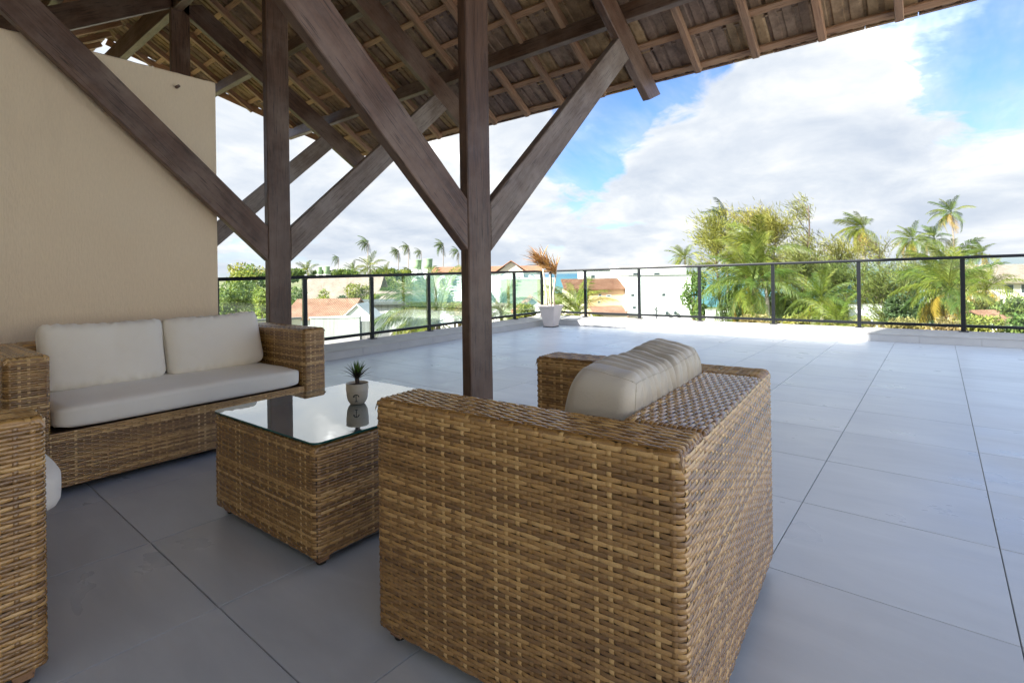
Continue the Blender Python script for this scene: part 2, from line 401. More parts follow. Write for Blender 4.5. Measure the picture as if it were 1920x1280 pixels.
class MB:
    def __init__(s): s.v = []; s.f = []
    def box(s, a, b, M=None):
        n = len(s.v)
        for z in (a[2], b[2]):
            for x, y in ((a[0], a[1]), (b[0], a[1]), (b[0], b[1]), (a[0], b[1])):
                p = Vector((x, y, z)); s.v.append(tuple(M @ p) if M else tuple(p))
        for q in ((3, 2, 1, 0), (4, 5, 6, 7), (0, 1, 5, 4), (1, 2, 6, 5), (2, 3, 7, 6), (3, 0, 4, 7)): s.f.append(tuple(n+i for i in q))
        return s
    def poly(s, pts):
        n = len(s.v); s.v += [tuple(p) for p in pts]; s.f.append(tuple(range(n, n+len(pts)))); return s
    def prism(s, A, B):
        n = len(s.v); k = len(A); s.v += [tuple(p) for p in A]+[tuple(p) for p in B]
        s.f.append(tuple(n+i for i in reversed(range(k)))); s.f.append(tuple(n+k+i for i in range(k)))
        for i in range(k):
            j = (i+1) % k; s.f.append((n+i, n+j, n+k+j, n+k+i))
        return s
    def tube(s, pts, rs, n=8, cap=True):
        pts = [Vector(p) for p in pts]; base = len(s.v)
        for i, p in enumerate(pts):
            d = (pts[min(i+1, len(pts)-1)]-pts[max(i-1, 0)]).normalized()
            a = d.orthogonal().normalized() if abs(d.z) < 0.9 else Vector((1, 0, 0)).cross(d).normalized()
            b = d.cross(a)
            for k in range(n):
                th = 2*math.pi*k/n; s.v.append(tuple(p+(a*math.cos(th)+b*math.sin(th))*rs[i]))
        for i in range(len(pts)-1):
            for k in range(n):
                k2 = (k+1) % n; s.f.append((base+i*n+k, base+i*n+k2, base+(i+1)*n+k2, base+(i+1)*n+k))
        if cap:
            s.f.append(tuple(base+k for k in reversed(range(n)))); s.f.append(tuple(base+(len(pts)-1)*n+k for k in range(n)))
        return s
    def lathe(s, prof, n=32):
        base = len(s.v)
        for r, z in prof:
            for k in range(n): s.v.append((r*math.cos(2*math.pi*k/n), r*math.sin(2*math.pi*k/n), z))
        for i in range(len(prof)-1):
            for k in range(n):
                k2 = (k+1) % n; s.f.append((base+i*n+k, base+i*n+k2, base+(i+1)*n+k2, base+(i+1)*n+k))
        return s
    def mesh(s, name, m, smooth=False): return py_mesh(name, s.v, s.f, m, smooth)
    def build(s, name, m, parent=None, M=None, kind=None, smooth=False): return obj(name, s.mesh(name, m, smooth), parent, M, kind)
def box(name, a, b, m, parent=None, M=None, kind=None, bev=0.0):
    me = MB().box(a, b).mesh(name, m)
    if bev:
        bm = bmesh.new(); bm.from_mesh(me); bmesh.ops.bevel(bm, geom=bm.edges[:], offset=bev, segments=2, affect='EDGES', profile=0.5); bm.to_mesh(me); bm.free()
    return obj(name, me, parent, M, kind)
def beam(name, p0, p1, w, h, m, parent, upv=(0, 0, 1), sh0=0.0, sh1=0.0, ch=0.005):
    """timber from p0 to p1; section w (across) x h (along upv); sh = end shear (dx per local z); own frame so the grain runs along it"""
    p0, p1 = Vector(p0), Vector(p1); X = (p1-p0); L = X.length; X.normalize()
    Z = Vector(upv); Z = (Z-X*Z.dot(X)).normalized(); Y = Z.cross(X)
    M = Matrix(((X.x, Y.x, Z.x, p0.x), (X.y, Y.y, Z.y, p0.y), (X.z, Y.z, Z.z, p0.z), (0, 0, 0, 1)))
    a, b = w/2, h/2
    S = [(-a+ch, -b), (a-ch, -b), (a, -b+ch), (a, b-ch), (a-ch, b), (-a+ch, b), (-a, b-ch), (-a, -b+ch)]
    A = [(sh0*z, y, z) for y, z in S]; B = [(L+sh1*z, y, z) for y, z in S]
    return MB().prism(A, B).build(name, m, parent, M)

# ------------------------------------------------------------------ ground, sea, terrace
GZ = -7.5
g = MB().poly([(-3000, -4000, GZ), (128, -4000, GZ), (128, 74, GZ), (2600, 2300, GZ), (9000, 9000, GZ), (-3000, 9000, GZ)]).build('ground', 'ground', kind='structure')
MB().poly([(127, -30000, GZ-0.4), (30000, -30000, GZ-0.4), (30000, 30000, GZ-0.4), (127, 30000, GZ-0.4)]).build('sea', 'sea', kind='structure')

CX, CY = 8.85, 6.25                       # inner corner of the kerb
aL = math.atan2(0.31, 5.05); aR = math.atan2(0.45, 6.69)
uL = Vector((math.cos(aL), math.sin(aL), 0)); nL = Vector((-uL.y, uL.x, 0))      # along left kerb (to the corner), outward
uR = Vector((math.sin(aR), -math.cos(aR), 0)); nR = Vector((-uR.y, uR.x, 0))     # along right kerb (away from the corner), outward
K = Vector((CX, CY, 0))
KW_L, KW_R = 0.42, 0.52
slab = MB(); slab.box((-6.5, -9, -0.3), (9.3, 6.2, -0.012)); slab.build('terrace_slab', 'grout', kind='structure')
low = MB(); low.box((-6.4, -8.9, GZ), (8.6, 6.3, -0.32)); low.build('terrace_building', 'house_plaster', kind='structure')
flr = box('terrace_floor', (-5.9, -8.9, -0.0115), (9.25, 6.25, -0.0045), 'grout', kind='structure')
# tiles: one mesh, every tile an object
TS, TG = 0.6545, 0.0036
tb = bmesh.new(); bmesh.ops.create_cube(tb, size=1.0, matrix=Matrix.Diagonal((TS-TG, TS-TG, 0.012, 1)))
bmesh.ops.bevel(tb, geom=[e for e in tb.edges if all(v.co.z > 0 for v in e.verts)], offset=0.0012, segments=1, affect='EDGES')
bmesh.ops.delete(tb, geom=[f for f in tb.faces if f.normal.z < -0.9], context='FACES')
tme = bpy.data.meshes.new('tile'); tb.to_mesh(tme); tb.free(); tme.materials.append(MATS['porcelain'])
def clip_mesh(me, planes, name):
    bm = bmesh.new(); bm.from_mesh(me)
    for co, no in planes:
        bmesh.ops.bisect_plane(bm, geom=bm.verts[:]+bm.edges[:]+bm.faces[:], plane_co=co, plane_no=no, clear_outer=True)
    n = bpy.data.meshes.new(name); bm.to_mesh(n); bm.free()
    for mm in me.materials: n.materials.append(mm)
    return n
ix0, ix1 = -10, 14; iy0, iy1 = -15, 9
for i in range(ix0, ix1):
    for j in range(iy0, iy1):
        cx = 2.653+(i+0.5)*TS - 2*TS; cy = 0.489+(j+0.5)*TS
        c = Vector((cx, cy, 0))
        dL = (c-K).dot(nL); dR = (c-K).dot(nR); hh = TS*0.72
        if dL > hh or dR > hh or (cx < -1.0 and cy > -1.5) or cx < -5.8 or cy < -8.6: continue
        if cy > 4.6 and cx < 1.2: continue
        me = tme
        if dL > -hh or dR > -hh:
            me = clip_mesh(tme, [(K-c, nL), (K-c, nR)], 'tile')
            if len(me.vertices) == 0: continue
        t_ = obj('tile', me, flr, Matrix.Translation((cx, cy, -0.0055+random.uniform(-0.0004, 0.0004))))

def kerb(u, n, L, wd, name, start):
    k = bpy.data.objects.new(name, None); link(k, None, Matrix.Translation(K)); k['kind'] = 'structure'
    fr = Matrix(((u.x, n.x, 0, K.x), (u.y, n.y, 0, K.y), (0, 0, 1, 0), (0, 0, 0, 1)))
    cop = MB()
    a = -wd*1.1 if start else 0.0
    q = [(0.010, 0.0), (0.010, 0.098), (-0.006, 0.1), (-0.006, 0.113), (wd, 0.150), (wd, -0.4), (0.02, -0.4)]
    cop.prism([(a, y, z) for y, z in q], [(L, y, z) for y, z in q]); 
    cop.build('coping', 'coping', k, fr)
    s = 0.16
    while s < L:
        e = min(s+TS-0.004, L)
        box('tile', (s, -0.001, 0.002), (e, 0.0095, 0.0975), 'kerb_face', k, fr); s += TS
    return k, fr
kL, frL = kerb(-uL, nL, 9.6, KW_L, 'kerb', False)
kR, frR = kerb(uR, nR, 15.0, KW_R, 'kerb', True)

# ------------------------------------------------------------------ railings
def railing(fr, stations, depth, ztop, label, L0, L1):
    root = thing('glass_railing', label, 'railing', tuple((fr @ Vector((stations[0], depth, 0.15)))))
    zb0, zb1 = 0.205, 0.245
    zt = lambda s: ztop[0]+(ztop[1]-ztop[0])*(s-stations[0])/(stations[-1]-stations[0])
    def P(s, d, z): return fr @ Vector((s, d, z))
    hr = MB()
    for s0, s1 in ((L0, L1),):
        A = [(s0, depth+y, zt(s0)+z) for y, z in ((-0.03, -0.042), (0.03, -0.042), (0.034, -0.02), (0.024, 0), (-0.024, 0), (-0.034, -0.02))]
        B = [(s1, depth+y, zt(s1)+z) for y, z in ((-0.03, -0.042), (0.03, -0.042), (0.034, -0.02), (0.024, 0), (-0.024, 0), (-0.034, -0.02))]
        hr.prism(A, B)
    hr.build('handrail', 'rail_metal', root, fr)
    for s in stations:
        box('post', (s-0.026, depth-0.022, 0.155), (s+0.026, depth+0.022, zt(s)-0.043), 'rail_metal', root, fr, bev=0.003)
        box('base_plate', (s-0.055, depth-0.05, 0.144), (s+0.055, depth+0.045, 0.157), 'rail_metal', root, fr, bev=0.003)
    for a, b in zip(stations[:-1], stations[1:]):
        box('bottom_rail', (a+0.027, depth-0.018, zb0), (b-0.027, depth+0.018, zb1), 'rail_metal', root, fr)
        pm = MB().prism([(a+0.03, depth-0.004, zb1+0.001), (a+0.03, depth+0.004, zb1+0.001), (a+0.03, depth+0.004, zt(a)-0.044), (a+0.03, depth-0.004, zt(a)-0.044)],
                        [(b-0.03, depth-0.004, zb1+0.001), (b-0.03, depth+0.004, zb1+0.001), (b-0.03, depth+0.004, zt(b)-0.044), (b-0.03, depth-0.004, zt(b)-0.044)])
        pm.build('glass_pane', 'pane_glass', root, fr)
    return root
sL = [(K-Vector((x, 0, 0))).dot(uL) for x in (9.22, 8.17, 6.93, 5.77, 4.62, 3.52, 2.36, 1.2)]
sL = [(CX-x)/uL.x for x in (9.20, 8.17, 6.95, 5.76, 4.60, 3.53, 2.44, 1.30)]
railing(frL, sL, 0.40, (1.128, 1.052), 'long clear glass railing with dark posts running behind the timber posts and sofa', -0.50, sL[-1])
yR = [6.50, 5.66, 4.49, 3.34, 2.13, 0.925, -0.30, -1.46, -2.62, -3.8, -5.0, -6.2, -7.4]
sR = [(CY-y)/math.cos(aR) for y in yR]
railing(frR, sR, 0.475, (1.130, 1.31), 'long clear glass railing with dark posts in front of the big palms', -0.36, sR[-1])

# ------------------------------------------------------------------ unseen walls added behind the camera for shade and bounce, side wall
hs = MB(); hs.box((-6.4, -1.5, 0), (-0.85, 1.9, 3.3)); hs.box((-4.4, 1.902, 0), (-0.852, 4.5, 9.4)); hs.box((-6.4, 4.502, 0), (-0.85, 9.0, 3.3)); hs.box((-6.4, 9.001, GZ), (-0.85, 12, 3.3)); hs.box((-6.4, -9.2, GZ), (9.2, -8.95, 2.8)); hs.build('shade_walls', 'house_plaster', kind='structure')
wl = thing('stucco_wall', 'tall beige rough stucco wall behind the sofa', 'wall', (0.4, 4.25, 0))
def wall_mesh():
    # front face grid with a slightly uneven top edge
    n = 60; V = []; F = []
    xs = np.linspace(-0.848, 1.655, n+1)
    for x in xs:
        zt = 2.545+0.004*noise.noise((x*9, 0, 0))+0.003*noise.noise((x*31, 2, 0))
        for y, z in ((4.25, -0.01), (4.25, zt-0.008), (4.258, zt), (4.402, zt), (4.41, zt-0.008), (4.41, -0.01)): V.append((x, y, z))
    for i in range(n):
        for k in range(5): F.append((i*6+k, (i+1)*6+k, (i+1)*6+k+1, i*6+k+1))
    F.append(tuple(n*6+k for k in range(6))); F.append(tuple(5-k for k in range(6)))
    return py_mesh('wall_panel', V, F, 'stucco')
obj('wall_panel', wall_mesh(), wl)
MB().tube([(1.392, 4.26, 2.438), (1.392, 4.205, 2.436)], [0.011, 0.011], 10).build('pipe_stub', 'wood_dark', wl)

# ------------------------------------------------------------------ pavilion roof
RX = 2.12; MS = 0.64
roof = thing('timber_roof', 'dark timber pavilion roof on three branching posts with clay tiles above the seating', 'roof', (2.13, 1.97, 0))
slope = Vector((1, 0, -MS)).normalized()
CS = math.cos(math.atan(MS))
TR = [(2.045, 1.973), (1.985, 4.12), (2.06, 6.42)]
PWX, PTH = 0.186, 0.066
ztt = lambda d: 4.312-MS*d              # truss rafter top, d = horizontal distance from the ridge line
for px, py in TR:
    xc = px+PWX/2; yc = py+PTH/2; yA = py
    z0 = 0.12 if py > 6 else 0.0
    beam('post', (xc, yc, z0), (xc, yc, 4.30), PTH, PWX, 'wood_dark', roof, upv=(1, 0, 0), ch=0.006)
    for sg in (1, -1):
        # truss rafter, plumb-cut tail
        dv_ = 0.27; d0 = PWX/2+0.001; d1 = 2.392
        zc = lambda d: ztt(d)-dv_/2
        hgt = dv_*CS
        beam('truss_rafter', (RX+sg*d0 if False else xc+sg*d0, yc, zc(d0+ (xc-RX)*sg)), (RX+sg*d1, yc, zc(d1)), PTH, hgt, 'wood_dark', roof, upv=(0, 0, 1), sh0=MS, sh1=MS, ch=0.005)
        # brace, 43 degrees, between post and truss rafter
        mb = 0.935; x0 = xc+sg*(PWX/2+0.0015)
        lo0, up0 = 1.183, 1.462; vh = up0-lo0
        # bottom line z = lo0 + mb*d ; ends on truss rafter underside
        def hit(zs):
            off = (xc-RX)*sg
            return (4.312-dv_-MS*(PWX/2+off)-zs)/(mb+MS)
        dl, du = hit(lo0), hit(up0)
        y0, y1 = yc-PTH/2+0.0015, yc+PTH/2-0.0015
        ang = math.atan(mb); ln = math.hypot(1, mb)
        Xv = Vector((sg*math.cos(ang), 0, math.sin(ang))); Zv = Vector((-sg*math.sin(ang), 0, math.cos(ang))); Yv = Zv.cross(Xv)
        M = Matrix(((Xv.x, Yv.x, Zv.x, x0), (Xv.y, Yv.y, Zv.y, yc), (Xv.z, Yv.z, Zv.z, lo0), (0, 0, 0, 1))); Mi = M.inverted()
        wpts = [(x0, lo0), (x0+sg*(dl-0.001), lo0+mb*dl-0.001), (x0+sg*(du-0.001), up0+mb*du-0.001), (x0, up0)]
        A = [tuple(Mi @ Vector((x, y0, z))) for x, z in wpts]; B = [tuple(Mi @ Vector((x, y1, z))) for x, z in wpts]
        br = MB().prism(A, B); me = br.mesh('brace', 'wood_lit_weathered' if sg == 1 else 'wood_dark')
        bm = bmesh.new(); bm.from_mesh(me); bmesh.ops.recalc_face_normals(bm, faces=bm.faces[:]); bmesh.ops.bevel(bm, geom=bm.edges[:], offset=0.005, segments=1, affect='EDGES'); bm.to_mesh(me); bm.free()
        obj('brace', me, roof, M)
EX = 4.765                               # eave
YV0 = 6.75; VS = 0.97                    # verge runs outwards towards the ridge
VG = {1: 6.75, -1: 7.9}                  # far slope's unseen verge lengthened to keep sun off the floor
verge = lambda d, sg=1: VG[sg]+VS*(EX-RX-d)
YS = -0.55
# purlins on the truss rafters
for sg in (1, -1):
    for d in (1.87, 1.01):
        zb = ztt(d-0.04)+0.001
        beam('purlin', (RX+sg*d, YS, zb+0.07), (RX+sg*d, verge(d, sg)+0.10, zb+0.07), 0.08, 0.138, 'wood_dark', roof)
    # common rafters
    zr = lambda d: 3.2775-MS*(d-1.87)    # centre line
    k = -3
    while True:
        y = 0.67+0.48*k
        if y > verge(0.35, sg): break
        dmax = EX-RX-0.095
        if y > verge(dmax, sg): dmax = EX-RX-(y-VG[sg])/VS-0.03
        w_ = 0.052+random.uniform(-0.004, 0.004)
        beam('common_rafter', (RX+sg*0.03, y, zr(0.03)), (RX+sg*dmax, y, zr(dmax)), w_, 0.068, 'wood_rafter', roof, ch=0.004)
        k += 1
    # battens
    zt_ = lambda d: 3.2775+0.0425+0.016-MS*(d-1.87)
    GX = 0.292
    for r_ in range(9):
        d = EX-RX-0.085-r_*GX
        if d < 0.06: break
        yoff = 0
        up3 = Vector((sg*MS, 0, 1)).normalized()
        beam('batten', (RX+sg*d, YS-0.05, zt_(d)), (RX+sg*d, verge(d, sg)-0.02, zt_(d)), 0.058, 0.026, 'wood_batten', roof, upv=tuple(up3), ch=0.003)
    # verge board
    zv = lambda d: 3.2775+0.030-MS*(d-1.87)
    beam('verge_board', (RX+sg*0.03, verge(0.03, sg)-0.03, zv(0.03)), (RX+sg*(EX-RX-0.02), verge(EX-RX-0.02, sg)-0.03, zv(EX-RX-0.02)), 0.026, 0.085, 'wood_batten', roof, ch=0.003)
beam('ridge_beam', (RX, YS, 4.12), (RX, verge(0)+0.12, 4.12), 0.085, 0.26, 'wood_dark', roof)

# roof tiles: ribbed clay tile, local x = down the slope, y = across, z = up
TW, TL = 0.318, 0.425
def tile_mesh():
    mb = MB()
    prof = [(0, 0.012), (0.014, 0.0), (0.075, 0.0), (0.082, 0.012), (0.112, 0.012), (0.119, 0.0), (0.185, 0.0), (0.192, 0.012), (0.222, 0.012), (0.229, 0.0), (0.285, 0.0), (0.298, 0.027), (0.330, 0.027)]
    bot = prof; top = [(y, z+0.014) for y, z in prof]
    ring = bot+top[::-1]
    # split as a strip of quads to keep it clean
    n = len(bot); base = len(mb.v)
    for x in (0.0, TL):
        for y, z in bot: mb.v.append((x, y-TW/2, z))
        for y, z in top: mb.v.append((x, y-TW/2, z))
    o = 2*n
    for i in range(n-1):
        mb.f.append((base+i, base+i+1, base+o+i+1, base+o+i))
        mb.f.append((base+n+i, base+o+n+i, base+o+n+i+1, base+n+i+1))
        mb.f.append((base+i, base+n+i, base+n+i+1, base+i+1)); mb.f.append((base+o+i, base+o+i+1, base+o+n+i+1, base+o+n+i))
    mb.f.append((base, base+o, base+o+n, base+n)); mb.f.append((base+n-1, base+2*n-1, base+o+2*n-1, base+o+n-1))
    # drip lip and the three raised bars under the lower end
    mb.box((TL-0.014, -TW/2+0.001, -0.012), (TL, TW/2-0.003, 0.029))
    for a, b in ((0.030, 0.105), (0.122, 0.200), (0.217, 0.285)): mb.box((TL-0.050, a-TW/2, -0.009), (TL-0.038, b-TW/2, 0.001))
    return mb.mesh('roof_tile', 'clay_tile')
tile0 = tile_mesh()
def tile_frame(sg, d, y, jit=0.0):
    Xv = Vector((sg*1, 0, -MS)).normalized(); Zv = Vector((sg*MS, 0, 1)).normalized(); Yv = Zv.cross(Xv)
    z = 3.2775+0.0425+0.032+0.006-MS*(d-1.87)
    tilt = Matrix.Rotation(rad(-2.2)+jit, 4, 'Y')
    return Matrix(((Xv.x, Yv.x, Zv.x, RX+sg*d), (Xv.y, Yv.y, Zv.y, y), (Xv.z, Yv.z, Zv.z, z), (0, 0, 0, 1))) @ tilt
stuffV = []
NIND = 0
for sg in (1, -1):
    sv, sf = [], []
    for r_ in range(9):
        dlow = EX-RX-r_*0.292; d = dlow-TL*CS
        if d < -0.05: d = -0.02
        k = 0
        while True:
            y = YS+0.16+k*TW; k += 1
            ylo = y-TW/2
            if ylo > verge(d, sg): break
            M = tile_frame(sg, d, y, random.uniform(-0.006, 0.006)) @ Matrix.Rotation(random.uniform(-0.004, 0.004), 4, 'Z')
            me = tile0
            if y+TW/2 > verge(dlow, sg)-0.03:
                Mi = M.inverted(); nrm = Vector((sg*VS, 1, 0)).normalized()
                me = clip_mesh(tile0, [(Mi @ Vector((RX+sg*(EX-RX), VG[sg], M.translation.z)), (Mi.to_3x3() @ nrm))], 'roof_tile')
                if len(me.vertices) < 4: continue
            if sg == 1 and y > -0.9:
                obj('roof_tile', me, roof, M); NIND += 1
            else:
                n = len(sv); sv += [tuple(M @ v.co) for v in me.vertices]; sf += [tuple(n+i for i in p.vertices) for p in me.polygons]
    obj('roof_tiles', py_mesh('roof_tiles', sv, sf, 'clay_tile'), roof, kind='stuff')

# ------------------------------------------------------------------ wicker
def rounded_path(pts, r=0.02, n=5):
    out = []; side = []
    N = len(pts)
    for i in range(N):
        p0, p1, p2 = (Vector(pts[(i-1) % N]), Vector(pts[i]), Vector(pts[(i+1) % N]))
        a = (p0-p1).normalized(); b = (p2-p1).normalized()
        q0, q1 = p1+a*r, p1+b*r; c = p1+(a+b)*r
        for k in range(n+1):
            th = k/n*math.pi/2
            p = c-b*r*math.cos(th)-a*r*math.sin(th)
            out.append((p.x, p.y)); side.append((i-1) % N if k <= n//2 else i)
    return np.array(out), np.array(side)
def weave(mapfn, S, T, pitch, row, ns=3, seed=0, amp=0.0030, sw=1.0, stw=0.34, closed=False, keep=None, t_from=0.0, drop=0.0):
    """over-under weave of flat strands along s round stakes along t; mapfn(s,t,o)->xyz (o = offset along the normal)"""
    g = np.random.default_rng(seed)
    NS = max(2, int(round(S/pitch))); NS += NS % 2
    NR = max(2, int(round(T/row))); pitch = S/NS; row = T/NR
    V = []; Fa = []; tone = []; mid_s = []; mid_t = []; base = 0
    # --- strands
    K = NS*ns+1
    k = np.arange(K); s = k/ns*pitch
    st_i = k/ns
    prof = np.cos(np.pi*st_i)                        # +1 on even stakes, -1 on odd
    prof_p = np.interp(prof, [-1, -0.5, 0.5, 1], [-1, 0.45, 0.95, 1]); prof_n = np.interp(-prof, [-1, -0.5, 0.5, 1], [-1, 0.45, 0.95, 1])
    w_ = row*sw
    cross = np.array([-0.5, -0.27, 0.27, 0.5])*w_; lift = np.array([-0.0018, 0.0006, 0.0006, -0.0018])
    band = 0.40+0.20*np.sin(np.arange(NR)*0.9+g.uniform(0, 6))+0.0
    rt_ = np.clip(np.where(g.random(NR) < 0.36, g.uniform(0.52, 0.74, NR), g.uniform(0.20, 0.42, NR)), 0, 1)
    rt_ = 0.82*rt_+0.18*band
    for j in range(NR):
        sg = 1 if j % 2 == 0 else -1
        o = (prof_p if sg > 0 else prof_n)*amp
        t0 = (j+0.5)*row
        wob = 0.07*row*np.sin(s*9+g.uniform(0, 6))+0.04*row*g.standard_normal()
        ss = np.repeat(s, 4); tt = (t0+wob)[:, None]+cross[None, :]; oo = o[:, None]+lift[None, :]
        V.append(mapfn(ss, tt.ravel(), oo.ravel()))
        # tone: long lengths of strand of one colour
        cut = np.cumsum((g.random(K) < 0.02)).astype(int); per = g.uniform(-0.14, 0.14, cut.max()+1)
        tn = np.clip(rt_[j]+per[cut]+g.normal(0, 0.02, K), 0.03, 0.97)
        tone.append(np.repeat(tn, 4))
        i = np.arange(K-1)
        for q in range(3):
            a = base+i*4+q
            Fa.append(np.stack([a, a+4, a+5, a+1], 1)); mid_s.append((s[:-1]+s[1:])/2); mid_t.append(np.full(K-1, t0))
        base += K*4
    # --- stakes
    K2 = NR*2+1; k = np.arange(K2); t = np.clip(k/2*row, 0.001, T-0.001)
    prof2 = np.cos(np.pi*(k/2-0.5)); prof2 = np.sign(prof2)*np.abs(prof2)**0.7
    cw = np.array([-0.5, -0.25, 0.25, 0.5])*pitch*stw
    for i in range(NS if closed else NS+1):
        sg = -1 if i % 2 == 0 else 1
        # row j over stake i when (i+j) even -> stake under
        o = prof2*sg*amp*0.9
        sc_ = min(max(i*pitch, 0.002), S-0.002) if not closed else i*pitch
        ss = sc_+np.tile(cw, K2); tt = np.repeat(t, 4); oo = (o[:, None]+np.array([-0.0012, 0.0003, 0.0003, -0.0012])[None, :]).ravel()
        if closed: ss = ss % S
        else: ss = np.clip(ss, 0, S)
        V.append(mapfn(ss, tt, oo)); tn = np.clip((0.80 if g.random() < 0.32 else 0.46)+g.normal(0, 0.08), 0, 1)
        tone.append(np.full(K2*4, tn)); ii = np.arange(K2-1)
        for q in range(3):
            a = base+ii*4+q; Fa.append(np.stack([a, a+1, a+5, a+4], 1)); mid_s.append(np.full(K2-1, sc_)); mid_t.append((t[:-1]+t[1:])/2)
        base += K2*4
    V = np.concatenate(V); F = np.concatenate(Fa); tone = np.concatenate(tone); ms = np.concatenate(mid_s); mt = np.concatenate(mid_t)
    return V, F, tone, ms, mt
def sub(V, F, tone, sel):
    F = F[sel]; u, inv = np.unique(F, return_inverse=True)
    return V[u], inv.reshape(F.shape), tone[u]
def path_map(path, closed, z0):
    P = np.vstack([path, path[:1]]) if closed else path
    seg = np.diff(P, axis=0); ln = np.hypot(seg[:, 0], seg[:, 1]); cum = np.concatenate([[0], np.cumsum(ln)])
    nrm = np.stack([seg[:, 1], -seg[:, 0]], 1)/ln[:, None]
    # vertex normals
    vn = np.zeros_like(P)
    if closed:
        vn[1:-1] = nrm[:-1]+nrm[1:]; vn[0] = vn[-1] = nrm[0]+nrm[-1]
    else:
        vn[1:-1] = nrm[:-1]+nrm[1:]; vn[0] = nrm[0]; vn[-1] = nrm[-1]
    vn /= np.linalg.norm(vn, axis=1)[:, None]
    def f(s, t, o):
        x = np.interp(s, cum, P[:, 0])+np.interp(s, cum, vn[:, 0])*o
        y = np.interp(s, cum, P[:, 1])+np.interp(s, cum, vn[:, 1])*o
        return np.stack([x, y, z0+t], 1)
    return f, cum
def top_map(x0, y0, L, W, along, z, r=0.016):
    """flat panel, s along 'x' or 'y', edges rolled down"""
    def f(s, t, o):
        ds = np.minimum(s, L-s); dt = np.minimum(t, W-t)
        dr = np.zeros_like(s)
        for d in (ds, dt):
            e = np.clip((r-d)/r, 0, 1); dr = dr+r*(1-np.sqrt(np.clip(1-e*e, 0, 1)))
        zz = z+o-dr
        if along == 'x': return np.stack([x0+s, y0+t, zz], 1)
        return np.stack([x0+W-t, y0+s, zz], 1)
    return f
def wpart(root, name, boxes, M, weaves, label=None):
    """one furniture part: dark core boxes + its woven skin as a sub-part"""
    mb = MB()
    for a, b in boxes: mb.box(a, b)
    p = mb.build(name, 'wicker_core', root, M)
    V = np.concatenate([q[0] for q in weaves]); off = 0; F = []; tn = np.concatenate([q[2] for q in weaves])
    for q in weaves: F.append(q[1]+off); off += len(q[0])
    obj('wicker_weave', fast_mesh('wicker_weave', V, np.concatenate(F), 'wicker', True, tn), p, M, 'stuff')
    return p
def feet(root, M, pts, h=0.045):
    for x, y in pts:
        f = MB().prism([(x-0.020, y-0.020, 0.012), (x+0.020, y-0.020, 0.012), (x+0.020, y+0.020, 0.012), (x-0.020, y+0.020, 0.012)],
                       [(x-0.027, y-0.027, h+0.02), (x+0.027, y-0.027, h+0.02), (x+0.027, y+0.027, h+0.02), (x-0.027, y+0.027, h+0.02)])
        fo = f.build('foot', 'wood_batten', root, M)
        MB().tube([(x, y, 0), (x, y, 0.0115)], [0.017, 0.019], 12).build('foot_cap', 'rubber', fo, M)
def seat_unit(root, M, W, D, H, aw, bt, seat, pitch, row, ns, seed, z0=0.045, bh=None):
    """wicker armchair or sofa: two arms, backrest, seat base; front is +y; origin at centre of footprint"""
    w2, d2 = W/2, D/2
    pts = [(-w2, -d2), (w2, -d2), (w2, d2), (w2-aw, d2), (w2-aw, -d2+bt), (-w2+aw, -d2+bt), (-w2+aw, d2), (-w2, d2)]
    path, side = rounded_path(pts, 0.022)
    f, cum = path_map(path, True, z0)
    S = cum[-1]; T = H-0.012-z0
    V, F, tn, ms, mt = weave(f, S, T, pitch, row, ns, seed, closed=True)
    idx = np.clip(np.searchsorted(cum, ms % S, side='right')-1, 0, len(path)-1)
    sd = side[idx]
    inner = np.isin(sd, (3, 4, 5)); vis = ~(inner & (mt < seat-z0-0.06))
    groups = {'back': np.isin(sd, (0, 4)), 'armR': np.isin(sd, (1, 2, 3)), 'armL': np.isin(sd, (5, 6, 7))}
    e = 0.0075; ht = H-0.010
    def top(x0, y0, L, Wd, along, sdv):
        q = weave(top_map(x0, y0, L, Wd, along, H-0.004), L, Wd, pitch, row, ns, sdv); return q[:3]
    core = lambda x0, y0, x1, y1, za, zb: ((x0+e, y0+e, za), (x1-e, y1-e, zb))
    wpart(root, 'arm', [core(-w2, -d2, -w2+aw, d2, z0, ht-e)], M, [sub(V, F, tn, groups['armL'] & vis), top(-w2, -d2, D, aw, 'y', seed+1)])
    wpart(root, 'arm', [core(w2-aw, -d2, w2, d2, z0, ht-e)], M, [sub(V, F, tn, groups['armR'] & vis), top(w2-aw, -d2, D, aw, 'y', seed+2)])
    wpart(root, 'backrest', [core(-w2+aw-2*e, -d2, w2-aw+2*e, -d2+bt, z0, ht-e-0.001)], M, [sub(V, F, tn, groups['back'] & vis), top(-w2+aw-0.004, -d2, W-2*aw+0.008, bt, 'x', seed+3)])
    # seat base, front apron a little behind the arm ends
    yf = d2-0.012
    ln = W-2*aw+0.006
    fm = lambda s, t, o: np.stack([(w2-aw+0.003)-s, np.full_like(s, yf)+o, z0+t], 1)
    wf = weave(fm, ln, seat-z0-0.012, pitch, row, ns, seed+4)[:3]
    wpart(root, 'seat_base', [((-w2+aw-e, -d2+bt-e, z0+0.001), (w2-aw+e, yf-e, seat-0.012))], M, [wf])
    q = 0.045
    feet(root, M, [(-w2+q, d2-q), (w2-q, d2-q), (-w2+q, -d2+q), (w2-q, -d2+q)])

# foreground armchair
ch_M = Matrix.Translation((1.470, 0.868, 0)) @ Matrix.Rotation(rad(4.6), 4, 'Z')
ch1 = thing('wicker_armchair', 'large wicker armchair seen from behind with grey pillow over its backrest', 'armchair', (1.470, 0.868, 0), rad(4.6), 'wicker lounge seats')
seat_unit(ch1, ch_M, 1.045, 0.885, 0.70, 0.17, 0.20, 0.33, 0.0335, 0.0109, 3, 11)
